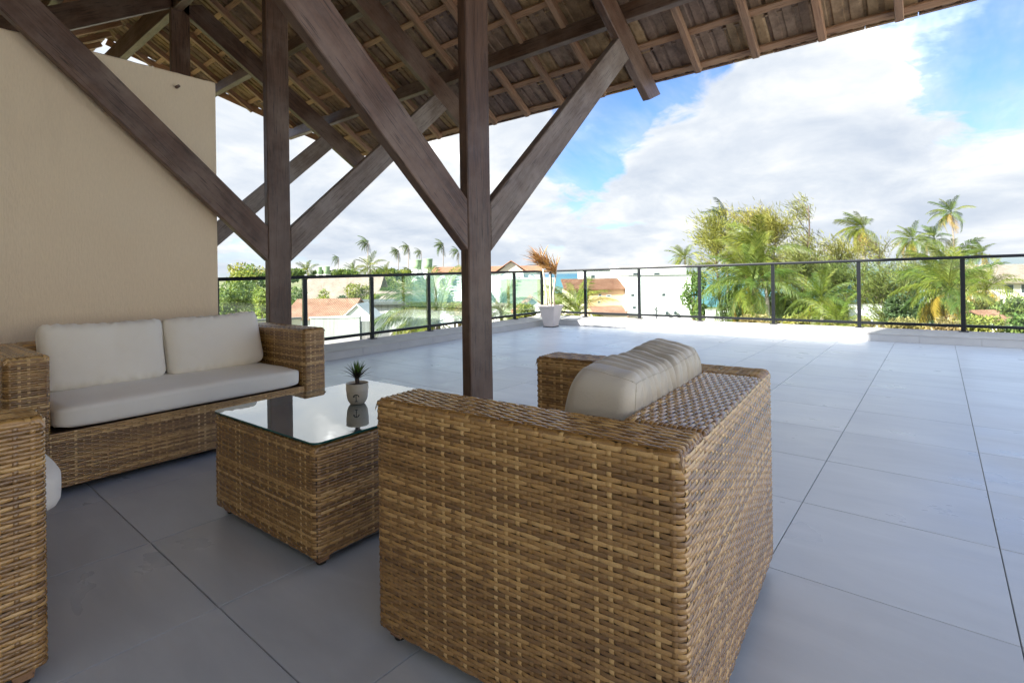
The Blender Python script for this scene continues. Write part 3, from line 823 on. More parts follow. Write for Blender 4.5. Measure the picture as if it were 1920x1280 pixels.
# left armchair, faces +x
l_M = Matrix.Translation((-0.160, 2.350, 0)) @ Matrix.Rotation(rad(-90), 4, 'Z')
ch2 = thing('wicker_armchair', 'wicker armchair cut by the left edge of the photo, only one arm showing', 'armchair', (-0.160, 2.350, 0), rad(-90), 'wicker lounge seats')
seat_unit(ch2, l_M, 1.045, 0.885, 0.70, 0.17, 0.20, 0.33, 0.0335, 0.0109, 3, 29)
# sofa, faces -y
s_M = Matrix.Translation((1.172, 3.740, 0)) @ Matrix.Rotation(rad(180+1.6), 4, 'Z')
sofa = thing('wicker_sofa', 'two seat wicker sofa with cream cushions against the stucco wall', 'sofa', (1.172, 3.740, 0), rad(181.6), 'wicker lounge seats')
seat_unit(sofa, s_M, 1.635, 0.85, 0.70, 0.162, 0.20, 0.325, 0.0335, 0.0109, 2, 51)

# coffee table
t_M = Matrix.Translation((1.378, 2.135, 0)) @ Matrix.Rotation(rad(2.0), 4, 'Z')
tab = thing('coffee_table', 'square wicker coffee table with a glass top between the seats', 'table', (1.378, 2.135, 0), rad(2.0))
tw, td = 0.815, 0.80
path, side = rounded_path([(-tw/2, -td/2), (tw/2, -td/2), (tw/2, td/2), (-tw/2, td/2)], 0.03)
f, cum = path_map(path, True, 0.045)
q1 = weave(f, cum[-1], 0.395, 0.0335, 0.0109, 3, 71, closed=True)[:3]
q2 = weave(top_map(-tw/2, -td/2, tw, td, 'x', 0.444), tw, td, 0.0335, 0.0109, 2, 72)[:3]
wpart(tab, 'table_base', [((-tw/2+0.0075, -td/2+0.0075, 0.045), (tw/2-0.0075, td/2-0.0075, 0.436))], t_M, [q1, q2])
feet(tab, t_M, [(-tw/2+0.05, -td/2+0.05), (tw/2-0.05, -td/2+0.05), (-tw/2+0.05, td/2-0.05), (tw/2-0.05, td/2-0.05)])
gp, _ = rounded_path([(-tw/2-0.004, -td/2-0.004), (tw/2+0.004, -td/2-0.004), (tw/2+0.004, td/2+0.004), (-tw/2-0.004, td/2+0.004)], 0.03, 6)
gm = MB(); n = len(gp)
gm.v = [(x, y, 0.4525) for x, y in gp]+[(x, y, 0.4605) for x, y in gp]
gm.f = [tuple(range(n, 2*n)), tuple(reversed(range(n)))]+[(i, (i+1) % n, n+(i+1) % n, n+i) for i in range(n)]
gme = gm.mesh('glass_top', 'table_glass'); gme.materials.append(MATS['glass_edge'])
for p in gme.polygons[2:]: p.material_index = 1
obj('glass_top', gme, tab, t_M)

# ------------------------------------------------------------------ cushions
def cushion(name, hx, hy, hz, M, m, label, cat, group=None, n=(44, 14, 28), pw=6.0, pinch=0.0, puff=0.0, wr=None, pipe=0.0, seams='mid'):
    V = []; F = []; idx = {}
    nx, ny, nz = n
    def vid(i, j, k):
        key = (i, j, k)
        if key not in idx:
            p = np.array([2*i/nx-1, 2*j/ny-1, 2*k/nz-1])
            r = (np.abs(p)**pw).sum()**(1/pw); mx = np.abs(p).max()
            q = p/r*mx if r > 0 else p
            idx[key] = len(V); V.append(q)
        return idx[key]
    for k in (0, nz):
        for i in range(nx):
            for j in range(ny):
                a = [vid(i, j, k), vid(i+1, j, k), vid(i+1, j+1, k), vid(i, j+1, k)]; F.append(a if k else a[::-1])
    for j in (0, ny):
        for i in range(nx):
            for k in range(nz):
                a = [vid(i, j, k), vid(i+1, j, k), vid(i+1, j, k+1), vid(i, j, k+1)]; F.append(a if j == 0 else a[::-1])
    for i in (0, nx):
        for j in range(ny):
            for k in range(nz):
                a = [vid(i, j, k), vid(i, j+1, k), vid(i, j+1, k+1), vid(i, j, k+1)]; F.append(a[::-1] if i == 0 else a)
    V = np.array(V); x, y, z = V[:, 0].copy(), V[:, 1].copy(), V[:, 2].copy()
    ex = np.clip(1-x**4, 0, 1)*np.clip(1-z**4, 0, 1)
    if pinch: y = y*((1-pinch)+pinch*ex**0.5)
    X, Y, Z = x*hx, y*hy, z*hz
    if puff: Z = Z+puff*np.where(z > 0.5, 1, 0)*(1-x**2)*(1-y**2)
    if wr: X, Y, Z = wr(x, y, z, X, Y, Z)
    Q = np.stack([X, Y, Z], 1)
    me = fast_mesh(name, Q, np.array(F), m, True)
    o = obj(name, me, None, M); tag(o, label, cat, group)
    if pipe:
        pb = MB(); rr = pipe
        js = (0, ny) if seams == 'box' else (ny//2,)
        for j in js:
            loop = [(i, j, 0) for i in range(nx)]+[(nx, j, k) for k in range(nz)]+[(i, j, nz) for i in range(nx, 0, -1)]+[(0, j, k) for k in range(nz, -1, -1)]
            if seams != 'box': loop = [q for q in loop if q in idx]
            pts = [Q[idx[q]] for q in loop if q in idx]
            pb.tube(pts[::1], [rr]*len(pts), 6, False)
        if seams == 'box':
            for i in (0, nx):
                for k in (nz,):
                    pts = [Q[idx[(i, j, k)]] for j in range(ny+1)]; pb.tube(pts, [rr]*len(pts), 6, False)
        pb.build('piping', m, o, M, smooth=True)
    return o
def nz_(x, y, z, s, seed):
    return np.array([noise.noise((a*s+seed, b*s, c*s)) for a, b, c in zip(x, y, z)])
# sofa seat cushion
cush_M = s_M @ Matrix.Translation((0, 0.125, 0.380))
def wr_seat(x, y, z, X, Y, Z):
    n1 = nz_(X, Y, Z, 5, 1.0)
    Z = Z+np.where(z > 0.3, 0.006*n1+0.006*(1-x**2), 0)
    # gathered ends
    Z = Z+np.where(np.abs(x) > 0.93, 0.003*np.sin(Y*120), 0)
    return X, Y+0.004*nz_(X, Y, Z, 4, 7.0), Z
cushion('seat_cushion', 0.642, 0.325, 0.056, cush_M, 'cream_fabric', 'long flat cream seat cushion on the wicker sofa', 'cushion', None, (64, 28, 8), 10.0, 0, 0.006, wr_seat)
def wr_back(seed):
    def f(x, y, z, X, Y, Z):
        n1 = nz_(X, Y, Z, 4.5, seed); n2 = nz_(X, Y, Z, 17, seed+3)
        e = np.clip((np.abs(z)-0.72)/0.28, 0, 1); ex_ = np.clip((np.abs(x)-0.8)/0.2, 0, 1)
        rip = np.sin(X*95+6*n1)*0.55+np.sin(X*151+9*n2)*0.45
        Y = Y+np.sign(y)*(0.009*n1+0.008*e*rip*(1-0.4*ex_)+0.003*n2)
        Z = Z+np.where(z > 0.9, 0.004*rip, 0)-0.020*np.where(z > 0, 1, 0.2)*(1-x**2)*(z > 0.6)*e
        Z = Z+0.010*ex_*np.where(z > 0.8, 1, 0)
        X = X-np.sign(x)*0.012*ex_*(1-z**2)
        return X, Y, Z
    return f
for cx_, lab, sd_, tl in ((0.300, 'cream back cushion on the sofa, nearer the left armchair', 3.0, 0.0), (-0.315, 'cream back cushion on the sofa beside the right arm', 8.0, 0.03)):
    Mc = s_M @ Matrix.Translation((cx_, -0.135+tl*0.2, 0.615)) @ Matrix.Rotation(rad(14), 4, 'X') @ Matrix.Rotation(rad(1.5 if cx_ < 0 else -0.8), 4, 'Y')
    cushion('back_cushion', 0.312, 0.095, 0.198, Mc, 'cream_fabric', lab, 'cushion', 'cream back cushions on the sofa', (56, 12, 36), 7.0, 0.55, 0.0, wr_back(sd_), 0.0030, 'mid')
# left armchair seat cushion
cushion('seat_cushion', 0.345, 0.335, 0.068, l_M @ Matrix.Translation((0, 0.192, 0.420)), 'cream_fabric', 'cream seat cushion poking out of the armchair at the left edge', 'cushion', None, (30, 30, 8), 6.0, 0, 0.004, wr_seat)
# foreground armchair: seat cushion (hidden low) and the wrinkled back pillow
cushion('seat_cushion', 0.345, 0.325, 0.056, ch_M @ Matrix.Translation((0, 0.11, 0.380)), 'taupe_leather', 'grey beige seat cushion low inside the large armchair', 'cushion', None, (24, 24, 8), 6.0, 0, 0.004, wr_seat)
def wr_pillow(x, y, z, X, Y, Z):
    # sharp cloth folds running over the top, fading down the sides
    topw = np.clip((z+0.35)/1.1, 0, 1)**1.2
    g = np.random.default_rng(5); h = np.zeros_like(X)
    for c, wdt, a, lean in [(-0.20, 0.020, 0.7, 0.10), (-0.145, 0.016, 0.9, 0.16), (-0.09, 0.018, 0.8, 0.2), (-0.045, 0.012, 0.7, 0.22), (0.005, 0.016, 1.0, 0.26), (0.05, 0.013, 1.5, 0.26), (0.095, 0.016, 0.8, 0.22), (0.14, 0.012, 1.0, 0.16), (0.185, 0.018, 0.8, 0.1), (0.235, 0.014, 0.7, 0.04), (-0.25, 0.014, 0.5, 0.0), (0.275, 0.012, 0.5, 0.0)]:
        c2 = c+lean*(Y*0.9)+0.012*np.sin(Z*22+c*40)
        wq = wdt*0.55
        h -= a*0.013*np.exp(-np.abs((X-c2)/wq)**1.5)
        h += a*0.006*np.exp(-((X-c2-wq*2.2)/(wq*1.5))**2)
    n1 = nz_(X, Y, Z, 7, 2.0); n2 = nz_(X, Y, Z, 20, 9.0)
    h = 0.62*h*topw*(1-np.clip((np.abs(x)-0.86)/0.14, 0, 1)*0.7)+0.006*n1+0.0025*n2
    nrm = np.stack([0*x, np.sign(y)*np.abs(y)**3*1.2, np.sign(z)*np.abs(z)**3], 1); L = np.linalg.norm(nrm, axis=1)+1e-6
    Y = Y+h*nrm[:, 1]/L; Z = Z+h*nrm[:, 2]/L
    # dome: narrower towards the top, ends bulge, centre of the top sags a little
    k = 1-0.26*np.clip(z, 0, 1)**2
    Y = Y*k; Z = Z-0.022*np.clip(z, 0, 1)*(1-(x*0.9)**2)+0.004*np.clip(z, 0, 1)*x
    X = X+np.sign(x)*0.010*(1-z**2)*np.clip((np.abs(x)-0.7)/0.3, 0, 1)
    return X, Y, Z
pm = ch_M @ Matrix.Translation((0.045, -0.135, 0.612)) @ Matrix.Rotation(rad(9), 4, 'X')
pil = cushion('back_pillow', 0.337, 0.115, 0.205, pm, 'taupe_leather', 'grey beige wrinkled pillow leaning on the large armchair backrest', 'cushion', None, (240, 36, 64), 6.5, 0, 0, wr_pillow, 0.0016, 'box')

# ------------------------------------------------------------------ little potted plant on the table
pp = thing('potted_succulent', 'small spiky green plant in a cream ribbed pot on the glass table', 'potted plant', (1.418, 2.100, 0.461))
PM = Matrix.Translation((1.418, 2.100, 0.461))
prof = [(0.0, 0.0), (0.030, 0.0), (0.0335, 0.003), (0.040, 0.012), (0.0455, 0.026), (0.048, 0.042), (0.0487, 0.056)]
for k in range(5):
    z = 0.060+k*0.0062; prof += [(0.0490, z), (0.0505, z+0.002), (0.0505, z+0.004), (0.0490, z+0.0055)]
prof += [(0.0508, 0.0925), (0.0515, 0.095), (0.0500, 0.0965), (0.0468, 0.0955), (0.0462, 0.084)]
MB().lathe(prof, 48).build('pot', 'ceramic_cream', pp, PM, smooth=True)
soil = MB(); soil.lathe([(0.0, 0.088), (0.02, 0.0875), (0.0462, 0.0855)], 24); soil.build('soil', 'soil', pp, PM, smooth=True)
MB().tube([(0, 0, 0.085), (0.001, 0, 0.102), (0.0, 0.001, 0.118)], [0.0085, 0.0095, 0.011], 9).build('stem', 'bark_dark', pp, PM)
# emblem on the pot: small umbrella shape with a post and foot, slightly proud of the glaze
em = MB(); fa = math.atan2(-2.1, -1.418)-0.12
def on_pot(a, z, o=0.0009):
    r = np.interp(z, [0.012, 0.026, 0.042, 0.056], [0.040, 0.0455, 0.048, 0.0487])+o
    return (r*math.cos(fa+a/0.048), r*math.sin(fa+a/0.048), z)
def strip(pts, wd):
    for (a0, z0), (a1, z1) in zip(pts[:-1], pts[1:]):
        L = math.hypot(a1-a0, z1-z0)+1e-9; nx_, nz2 = -(z1-z0)/L*wd/2, (a1-a0)/L*wd/2
        em.poly([on_pot(a0-nx_, z0-nz2), on_pot(a1-nx_, z1-nz2), on_pot(a1+nx_, z1+nz2), on_pot(a0+nx_, z0+nz2)])
arc = [(-0.0125*math.cos(th), 0.0385+0.0115*math.sin(th)) for th in np.linspace(0.05, math.pi-0.05, 11)]
strip(arc, 0.0042); strip([(0, z) for z in np.linspace(0.0490, 0.0190, 13)], 0.0036); strip([(-0.0070, 0.0185), (0.0070, 0.0185)], 0.0034); strip([(-0.0120, 0.0395), (-0.0055, 0.0435)], 0.0040)
em.build('emblem', 'emblem_ink', pp, PM)
def blade(L, w_, curve, fold=0.3, n=5):
    V = []; F = []
    for i in range(n+1):
        u = i/n; x = L*u*(1-0.18*curve*u); z = L*(0.0-curve*0.6*u*u); ww = w_*(1-u**2.2)*(0.75+0.5*min(1, u*4))*0.8+0.0003
        V += [(x, -ww/2, z), (x, 0, z-fold*ww*0.5), (x, ww/2, z)]
    for i in range(n):
        for k in range(2): F.append((i*3+k, (i+1)*3+k, (i+1)*3+k+1, i*3+k+1))
    return V, F
bl = [py_mesh('leaf', *blade(0.090, 0.0115, c), m_, True) for c, m_ in ((0.1, 'agave_leaf'), (0.3, 'agave_leaf'), (0.35, 'agave_dark'), (0.5, 'agave_dark'))]
for i in range(46):
    u = i/46; az = i*2.39996; el = rad(87-55*u**0.8)
    M = PM @ Matrix.Translation((0, 0, 0.112+0.008*(1-u))) @ Matrix.Rotation(az, 4, 'Z') @ Matrix.Rotation(-el, 4, 'Y') @ Matrix.Scale(random.uniform(0.82, 1.05), 4)
    obj('leaf', bl[0 if u < 0.3 else (1 if u < 0.5 and i % 2 else (2 if u < 0.8 else 3))], pp, M)

# ------------------------------------------------------------------ corner planter with dry dracaena
pl_ = thing('potted_dracaena', 'dry orange leaved plant with three bare stems in a white square planter at the corner', 'potted plant', (8.475, 5.95, 0))
QM = Matrix.Translation((8.475, 5.95, 0)) @ Matrix.Rotation(rad(2.5), 4, 'Z')
pt = MB()
b0, b1, hh = 0.105, 0.175, 0.435
ring = lambda r, z: [(-r, -r, z), (r, -r, z), (r, r, z), (-r, r, z)]
pt.v = ring(b0, 0.018)+ring(b1-0.004, hh-0.05)+ring(b1+0.006, hh-0.048)+ring(b1+0.008, hh)+ring(b1-0.012, hh)+ring(b1-0.018, hh-0.06)
pt.f = [(3, 2, 1, 0)]+[(r*4+i, r*4+(i+1) % 4, r*4+4+(i+1) % 4, r*4+4+i) for r in range(5) for i in range(4)]
me = pt.mesh('planter', 'planter_white')
bm = bmesh.new(); bm.from_mesh(me); bmesh.ops.bevel(bm, geom=[e for e in bm.edges if abs(e.verts[0].co.z-e.verts[1].co.z) > 0.2], offset=0.012, segments=3, affect='EDGES'); bm.to_mesh(me); bm.free()
obj('planter', me, pl_, QM)
box('saucer', (-0.115, -0.115, 0), (0.115, 0.115, 0.0175), 'roof_edge_dark', pl_, QM, bev=0.004)
MB().poly(ring(b1-0.017, hh-0.045)).build('soil', 'soil', pl_, QM)
dme = [py_mesh('leaf', *blade(L, 0.026, c, 0.5), 'dry_leaf', True) for L, c in ((0.50, 0.2), (0.44, 0.45), (0.38, 0.7))]
wind = Vector((-0.55, 0.80, 0.0)).normalized()
for (sx, sy), (tx, ty, tz), nl in (((-0.05, 0.05), (-0.03, 0.17, 1.30), 80), ((0.02, 0.0), (0.02, 0.03, 1.20), 70), ((0.06, -0.05), (0.05, -0.10, 1.12), 76)):
    pts = [(sx, sy, hh-0.05), (sx*0.8+tx*0.2, sy*0.7+ty*0.1+0.02, 0.65), (sx*0.4+tx*0.6, sy*0.3+ty*0.6, 0.9), (tx, ty, tz)]
    MB().tube(pts, [0.020, 0.018, 0.017, 0.019], 9).build('stem', 'stem_pale', pl_, QM, smooth=True)
    for i in range(nl):
        az = i*2.39996; el = rad(random.uniform(15, 85))
        d = Vector((math.cos(az)*math.cos(el), math.sin(az)*math.cos(el), math.sin(el)))+wind*0.80+Vector((0, 0, 0.35))
        d.normalize()
        q = d.to_track_quat('X', 'Z').to_matrix().to_4x4()
        M = QM @ Matrix.Translation((tx, ty, tz+random.uniform(-0.10, 0.02))) @ q @ Matrix.Rotation(random.uniform(-0.6, 0.6), 4, 'X') @ Matrix.Scale(random.uniform(0.75, 1.1), 4)
        obj('leaf', dme[i % 3], pl_, M)

# ------------------------------------------------------------------ palms
def frond_mesh(L, droop, lf, m, nl=46, wide=0.05, sweep=0.55, hang=0.5, seed=0, side=0.0):
    g = random.Random(seed); V = []; F = []
    def C(u): return Vector((L*u*(1-0.22*droop*u), side*L*u*u, L*(0.16*u-droop*0.62*u*u*(0.6+0.4*u))))
    # rachis
    n = 9
    for i in range(n+1):
        u = i/n; p = C(u); r = 0.035*(1-u)*L/3.5+0.007
        V += [tuple(p+Vector((0, -r, 0))), tuple(p+Vector((0, 0, r))), tuple(p+Vector((0, r, 0)))]
    for i in range(n):
        for k in range(2): F.append((i*3+k, (i+1)*3+k, (i+1)*3+k+1, i*3+k+1))
    for i in range(nl):
        u = 0.14+0.86*i/(nl-1)
        p = C(u); tdir = (C(min(1, u+0.02))-C(u-0.02)).normalized()
        ll = lf*(0.35+0.65*math.sin(math.pi*min(1, (u*0.86+0.12)))**0.8)*g.uniform(0.85, 1.1)
        for sg in (-1, 1):
            sd = Vector((0, sg, 0)); hg = hang*g.uniform(0.6, 1.4)
            d1 = (sd*0.85+tdir*(sweep+0.35)*g.uniform(0.8, 1.3)+Vector((0, 0, 0.30-hg*0.35))).normalized()
            d2 = (d1*0.8+Vector((0, 0, -hg*1.5))).normalized()
            wv = tdir*wide*g.uniform(0.8, 1.2)
            a = p; b = p+d1*ll*0.5; c = b+d2*ll*0.5; k = len(V)
            V += [tuple(a-wv*0.35), tuple(a+wv*0.35), tuple(b+wv*0.5), tuple(b-wv*0.5), tuple(c+wv*0.08), tuple(c-wv*0.08)]
            F += [(k, k+1, k+2, k+3), (k+3, k+2, k+4, k+5)]
    return py_mesh('frond', V, F, m)
FM = {}
def fronds(mk, L):
    key = (mk, round(L, 1))
    if key not in FM:
        FM[key] = [frond_mesh(L, dr, L*0.30, mk, 46 if L > 3 else 36, 0.048*L/3.4, 0.6, hg, sd, sdv) for dr, hg, sd, sdv in ((0.45, 0.6, 1, 0.12), (0.8, 0.9, 2, 0.16), (1.15, 1.1, 3, 0.2), (1.4, 0.9, 4, 0.1))]
    return FM[key]
WIND = Vector((-0.30, 0.95, 0.0)).normalized()
def palm(name, loc, L, m, label, group=None, n=24, wind=0.5, yellow=0, lean=(0, 0), tr=0.14, nuts=0, m2=None, lowest=-50, seed=1):
    g = random.Random(seed*13+5)
    x, y, z = loc; base = Vector((x-lean[0], y-lean[1], GZ))
    root = thing(name, label, 'palm tree', tuple(base), 0, group)
    H = Vector((x, y, z)); pts = []; rs = []
    for i in range(9):
        u = i/8; p = base.lerp(H, u); p.x += lean[0]*0.35*math.sin(math.pi*u)*-1; p.y += lean[1]*0.35*math.sin(math.pi*u)*-1
        pts.append(p); rs.append(tr*(1.25-0.55*u) if u > 0.08 else tr*1.7)
    MB().tube(pts, rs, 8).build('trunk', 'bark', root, smooth=True)
    fm = fronds(m, L); fy = fronds('palm_yellow', L) if yellow else None; f2 = fronds(m2, L) if m2 else fm
    for i in range(n):
        u = (i+0.5)/n; az = i*2.39996+g.uniform(-0.25, 0.25)
        el = rad(78-(78-lowest)*u**0.85)+g.uniform(-0.08, 0.08)
        d = Vector((math.cos(az)*math.cos(el), math.sin(az)*math.cos(el), math.sin(el)))+WIND*wind*(0.9-0.3*u)
        d.normalize()
        q = d.to_track_quat('X', 'Z').to_matrix().to_4x4()
        k = min(3, int(u*3.4))
        src = fy if (fy and u > 1-yellow) else (f2 if g.random() < 0.35 else fm)
        M = Matrix.Translation(H+Vector((0, 0, 0.05*L*(1-u)))) @ q @ Matrix.Rotation(g.uniform(-0.5, 0.5), 4, 'X') @ Matrix.Scale(g.uniform(0.82, 1.08)*(0.8 if u < 0.12 else 1), 4)
        obj('frond', src[k], root, M)
    for i in range(nuts):
        a = i*2.1; c = H+Vector((0.28*math.cos(a), 0.28*math.sin(a), -0.18-0.07*(i % 3)))
        nb = bmesh.new(); bmesh.ops.create_icosphere(nb, subdivisions=2, radius=0.12); nm = bpy.data.meshes.new('coconut'); nb.to_mesh(nm); nb.free()
        nm.materials.append(MATS['palm_yellow']); obj('coconut', nm, root, Matrix.Translation(c))
    return root
PG = 'coconut palms around the houses'
palm('coconut_palm', (16.4, 17.8, -1.15), 3.5, 'palm_green', 'big wind-swept palm behind the left railing next to the central post', PG, 30, 0.95, 0, (0.3, -0.5), 0.15, 0, 'palm_lime', -35, 1)
palm('coconut_palm', (21.3, 18.2, -1.05), 2.3, 'palm_lime', 'low bright green palm right behind the railing just right of the central post', PG, 24, 0.3, 0, (0, 0), 0.12, 0, None, -20, 2)
palm('coconut_palm', (23.8, 15.0, -1.25), 2.8, 'palm_lime', 'low bright green palm fanning out behind the corner planter', PG, 25, 0.3, 0, (0, 0), 0.12, 0, None, -15, 3)
palm('coconut_palm', (35.2, 9.1, 0.10), 4.1, 'palm_green', 'large palm with long arching fronds behind the middle of the right railing', PG, 30, 0.55, 0.1, (0.4, 0.6), 0.17, 6, 'palm_lime', -60, 4)
palm('coconut_palm', (41.0, 9.8, 2.04), 3.8, 'palm_lime', 'large yellow green palm rising above the handrail beside the thin feathery trees', PG, 32, 0.95, 0.08, (0.5, 0.4), 0.16, 5, 'palm_green', -45, 5)
palm('coconut_palm', (64.2, 19.4, 7.17), 3.2, 'palm_dark', 'dark tall palm whose head stands at the left end of the feathery trees', PG, 20, 1.0, 0, (0.6, 0.2), 0.14, 0, None, -40, 6)
palm('coconut_palm', (68.9, 26.3, 2.74), 2.8, 'palm_lime', 'small round palm head just above the handrail over the white building', PG, 24, 0.45, 0, (0, 0), 0.14, 0, None, -30, 7)
palm('coconut_palm', (34.5, 5.2, -0.80), 2.4, 'palm_green', 'short upright palm in the green thicket behind the right railing', PG, 25, 0.2, 0.06, (0, 0), 0.13, 0, 'palm_lime', -25, 8)
palm('coconut_palm', (90.2, 8.2, 6.78), 4.2, 'palm_lime', 'shaggy yellow green palm standing alone above the thin bare treetops', PG, 26, 1.0, 0.22, (0.5, 0), 0.16, 0, 'palm_green', -65, 9)
palm('coconut_palm', (107.2, 3.1, 5.52), 4.0, 'palm_lime', 'left one of the two crossing palm heads below the tallest palm', PG, 22, 0.6, 0.15, (0, 0.4), 0.15, 0, 'palm_green', -55, 10)
palm('coconut_palm', (115.9, 0.4, 5.91), 4.1, 'palm_green', 'right one of the two crossing palm heads, beside the tall slender trunk', PG, 20, 0.5, 0.12, (0, 0.3), 0.15, 0, 'palm_dark', -50, 11)
palm('coconut_palm', (124.2, -2.0, 11.00), 4.0, 'palm_green', 'tallest palm on the right with a long slender bare trunk', PG, 20, 0.5, 0.18, (0.3, 0.5), 0.16, 0, 'palm_lime', -45, 12)
palm('coconut_palm', (121.2, -6.0, 3.21), 3.8, 'palm_green', 'palm head peeping over the handrail near the right edge above the sea', PG, 22, 0.95, 0.08, (0, 0), 0.15, 0, 'palm_lime', -30, 13)
palm('coconut_palm', (39.2, -0.5, -0.35), 3.2, 'palm_lime', 'palm with drooping golden yellow fronds behind the last full glass pane', PG, 30, 0.35, 0.26, (0.2, 0.3), 0.16, 7, 'palm_green', -65, 14)
palm('coconut_palm', (52.2, -0.6, 0.55), 3.9, 'palm_green', 'full green palm just behind the golden yellow one', PG, 30, 0.55, 0.05, (0, 0), 0.16, 0, 'palm_lime', -35, 15)
palm('coconut_palm', (48.7, -2.6, -0.55), 3.0, 'palm_lime', 'yellowish palm in front of the brown roofed house at the right edge', PG, 27, 0.4, 0.35, (0, 0), 0.15, 4, None, -55, 16)
palm('coconut_palm', (25.7, 3.3, -1.35), 1.9, 'palm_lime', 'small palm arching a single bright frond low behind the right railing', PG, 16, 0.2, 0.2, (0, 0), 0.11, 0, None, -10, 17)
DG = 'distant slender palms on the horizon'
for nm, p, L, lab, n_, wd, sd in (
    ('a', (84.0, 118.4, 9.97), 4.2, 'tallest of the slender distant palms, left of the central post', 15, 0.9, 21),
    ('b', (93.0, 146.9, 6.81), 3.3, 'small slender distant palm standing alone nearest the left post', 13, 1.0, 22),
    ('c', (101.9, 128.1, 8.33), 3.9, 'slender distant palm that is the first of the close row of three', 15, 0.9, 23),
    ('d', (103.9, 125.7, 9.75), 3.9, 'slender distant palm that is the tall middle one of the close row of three', 14, 0.9, 24),
    ('e', (112.9, 130.4, 8.67), 3.3, 'slender distant palm directly behind the green water tanks', 13, 1.0, 25),
    ('f', (103.7, 110.1, 9.53), 4.2, 'tall slender distant palm second from the central post', 15, 0.8, 26),
    ('g', (106.4, 106.8, 7.77), 3.6, 'slender distant palm closest to the central post', 15, 0.8, 27)):
    palm('slender_palm', p, L*0.82, 'palm_dark', lab, DG, n_, wd+0.75, 0, (0.8, 0.4), 0.13, 0, 'palm_green', -40, sd)
for p, L, lab, sd in (
    ((72.2, 101.3, 2.92), 4.4, 'wide bushy distant palm at the foot of the tallest slender palm', 31),
    ((80.8, 106.6, 1.82), 3.2, 'low bushy distant palm between the slender palms and the water tanks', 32),
    ((81.4, 121.7, 2.73), 3.4, 'low bushy distant palm under the lone small slender palm', 33),
    ((68.4, 121.8, 2.37), 3.8, 'bushy distant palm just right of the left post beside the small tanks', 34)):
    palm('bushy_palm', p, L, 'palm_green', lab, 'bushy distant palms on the horizon', 18, 0.3, 0, (0, 0), 0.15, 0, 'palm_lime', -30, sd)

# ------------------------------------------------------------------ feathery casuarina trees and leafy shrubs
def cards(P, D, L, Wd, g):
    """thin quads from P along D"""
    n = len(P); r = g.standard_normal((n, 3)); S = np.cross(D, r); S /= np.linalg.norm(S, axis=1)[:, None]+1e-9
    A = P-S*Wd[:, None]*0.5; B = P+S*Wd[:, None]*0.5; C_ = P+D*L[:, None]+S*Wd[:, None]*0.2; D_ = P+D*L[:, None]-S*Wd[:, None]*0.2
    V = np.stack([A, B, C_, D_], 1).reshape(-1, 3); F = np.arange(4*n).reshape(n, 4); return V, F
def feather_tree(x, y, top, bottom, r, m, label, seed, n=2600, sparse=0.5, group='feathery trees behind the right railing'):
    g = np.random.default_rng(seed)
    root = thing('feathery_tree', label, 'tree', (x, y, GZ), 0, group)
    tk = MB(); pts = [(x+0.25*math.sin(i*1.3+seed), y+0.25*math.cos(i*1.1+seed), GZ+(top-0.8-GZ)*i/7) for i in range(8)]
    tk.tube(pts, [0.20*(1-i/8.6) for i in range(8)], 7).build('trunk', 'bark_dark', root, smooth=True)
    V = []; F = []; off = 0; lb = MB()
    tips = []
    nl = 26
    for i in range(nl):
        u = g.random()**0.8; z0 = bottom+(top-bottom)*u*0.86; az = g.uniform(0, 2*math.pi)
        reach = r*(0.45+0.75*math.sin(math.pi*min(1, 0.15+0.8*(1-u))))*g.uniform(0.6, 1.15)
        k = np.interp(z0, [p[2] for p in pts], np.arange(8)); c = Vector(pts[int(k)]); c.z = z0
        e = c+Vector((math.cos(az)*reach, math.sin(az)*reach, reach*g.uniform(0.5, 1.1)))
        e.z = min(e.z, top)
        lb.tube([c, c.lerp(e, 0.5)+Vector((0, 0, -0.05)), e], [0.05, 0.032, 0.012], 5)
        tips.append((c, e))
    lb.build('limbs', 'bark_dark', root)
    per = int(n*1.45)//nl
    for c, e in tips:
        c = np.array(c); e = np.array(e)
        u = g.random(per)**0.6; P = c+(e-c)*u[:, None]+g.standard_normal((per, 3))*0.30*r*(0.35+0.4*u[:, None])
        D = (e-c)/np.linalg.norm(e-c)*0.6+g.standard_normal((per, 3))*0.5+np.array([-0.18, 0.42, 0.35]); D /= np.linalg.norm(D, axis=1)[:, None]
        v, f_ = cards(P, D, g.uniform(0.25, 0.60, per), g.uniform(0.035, 0.075, per), g)
        V.append(v); F.append(f_+off); off += len(v)
    obj('crown', fast_mesh('crown', np.concatenate(V), np.concatenate(F), m), root)
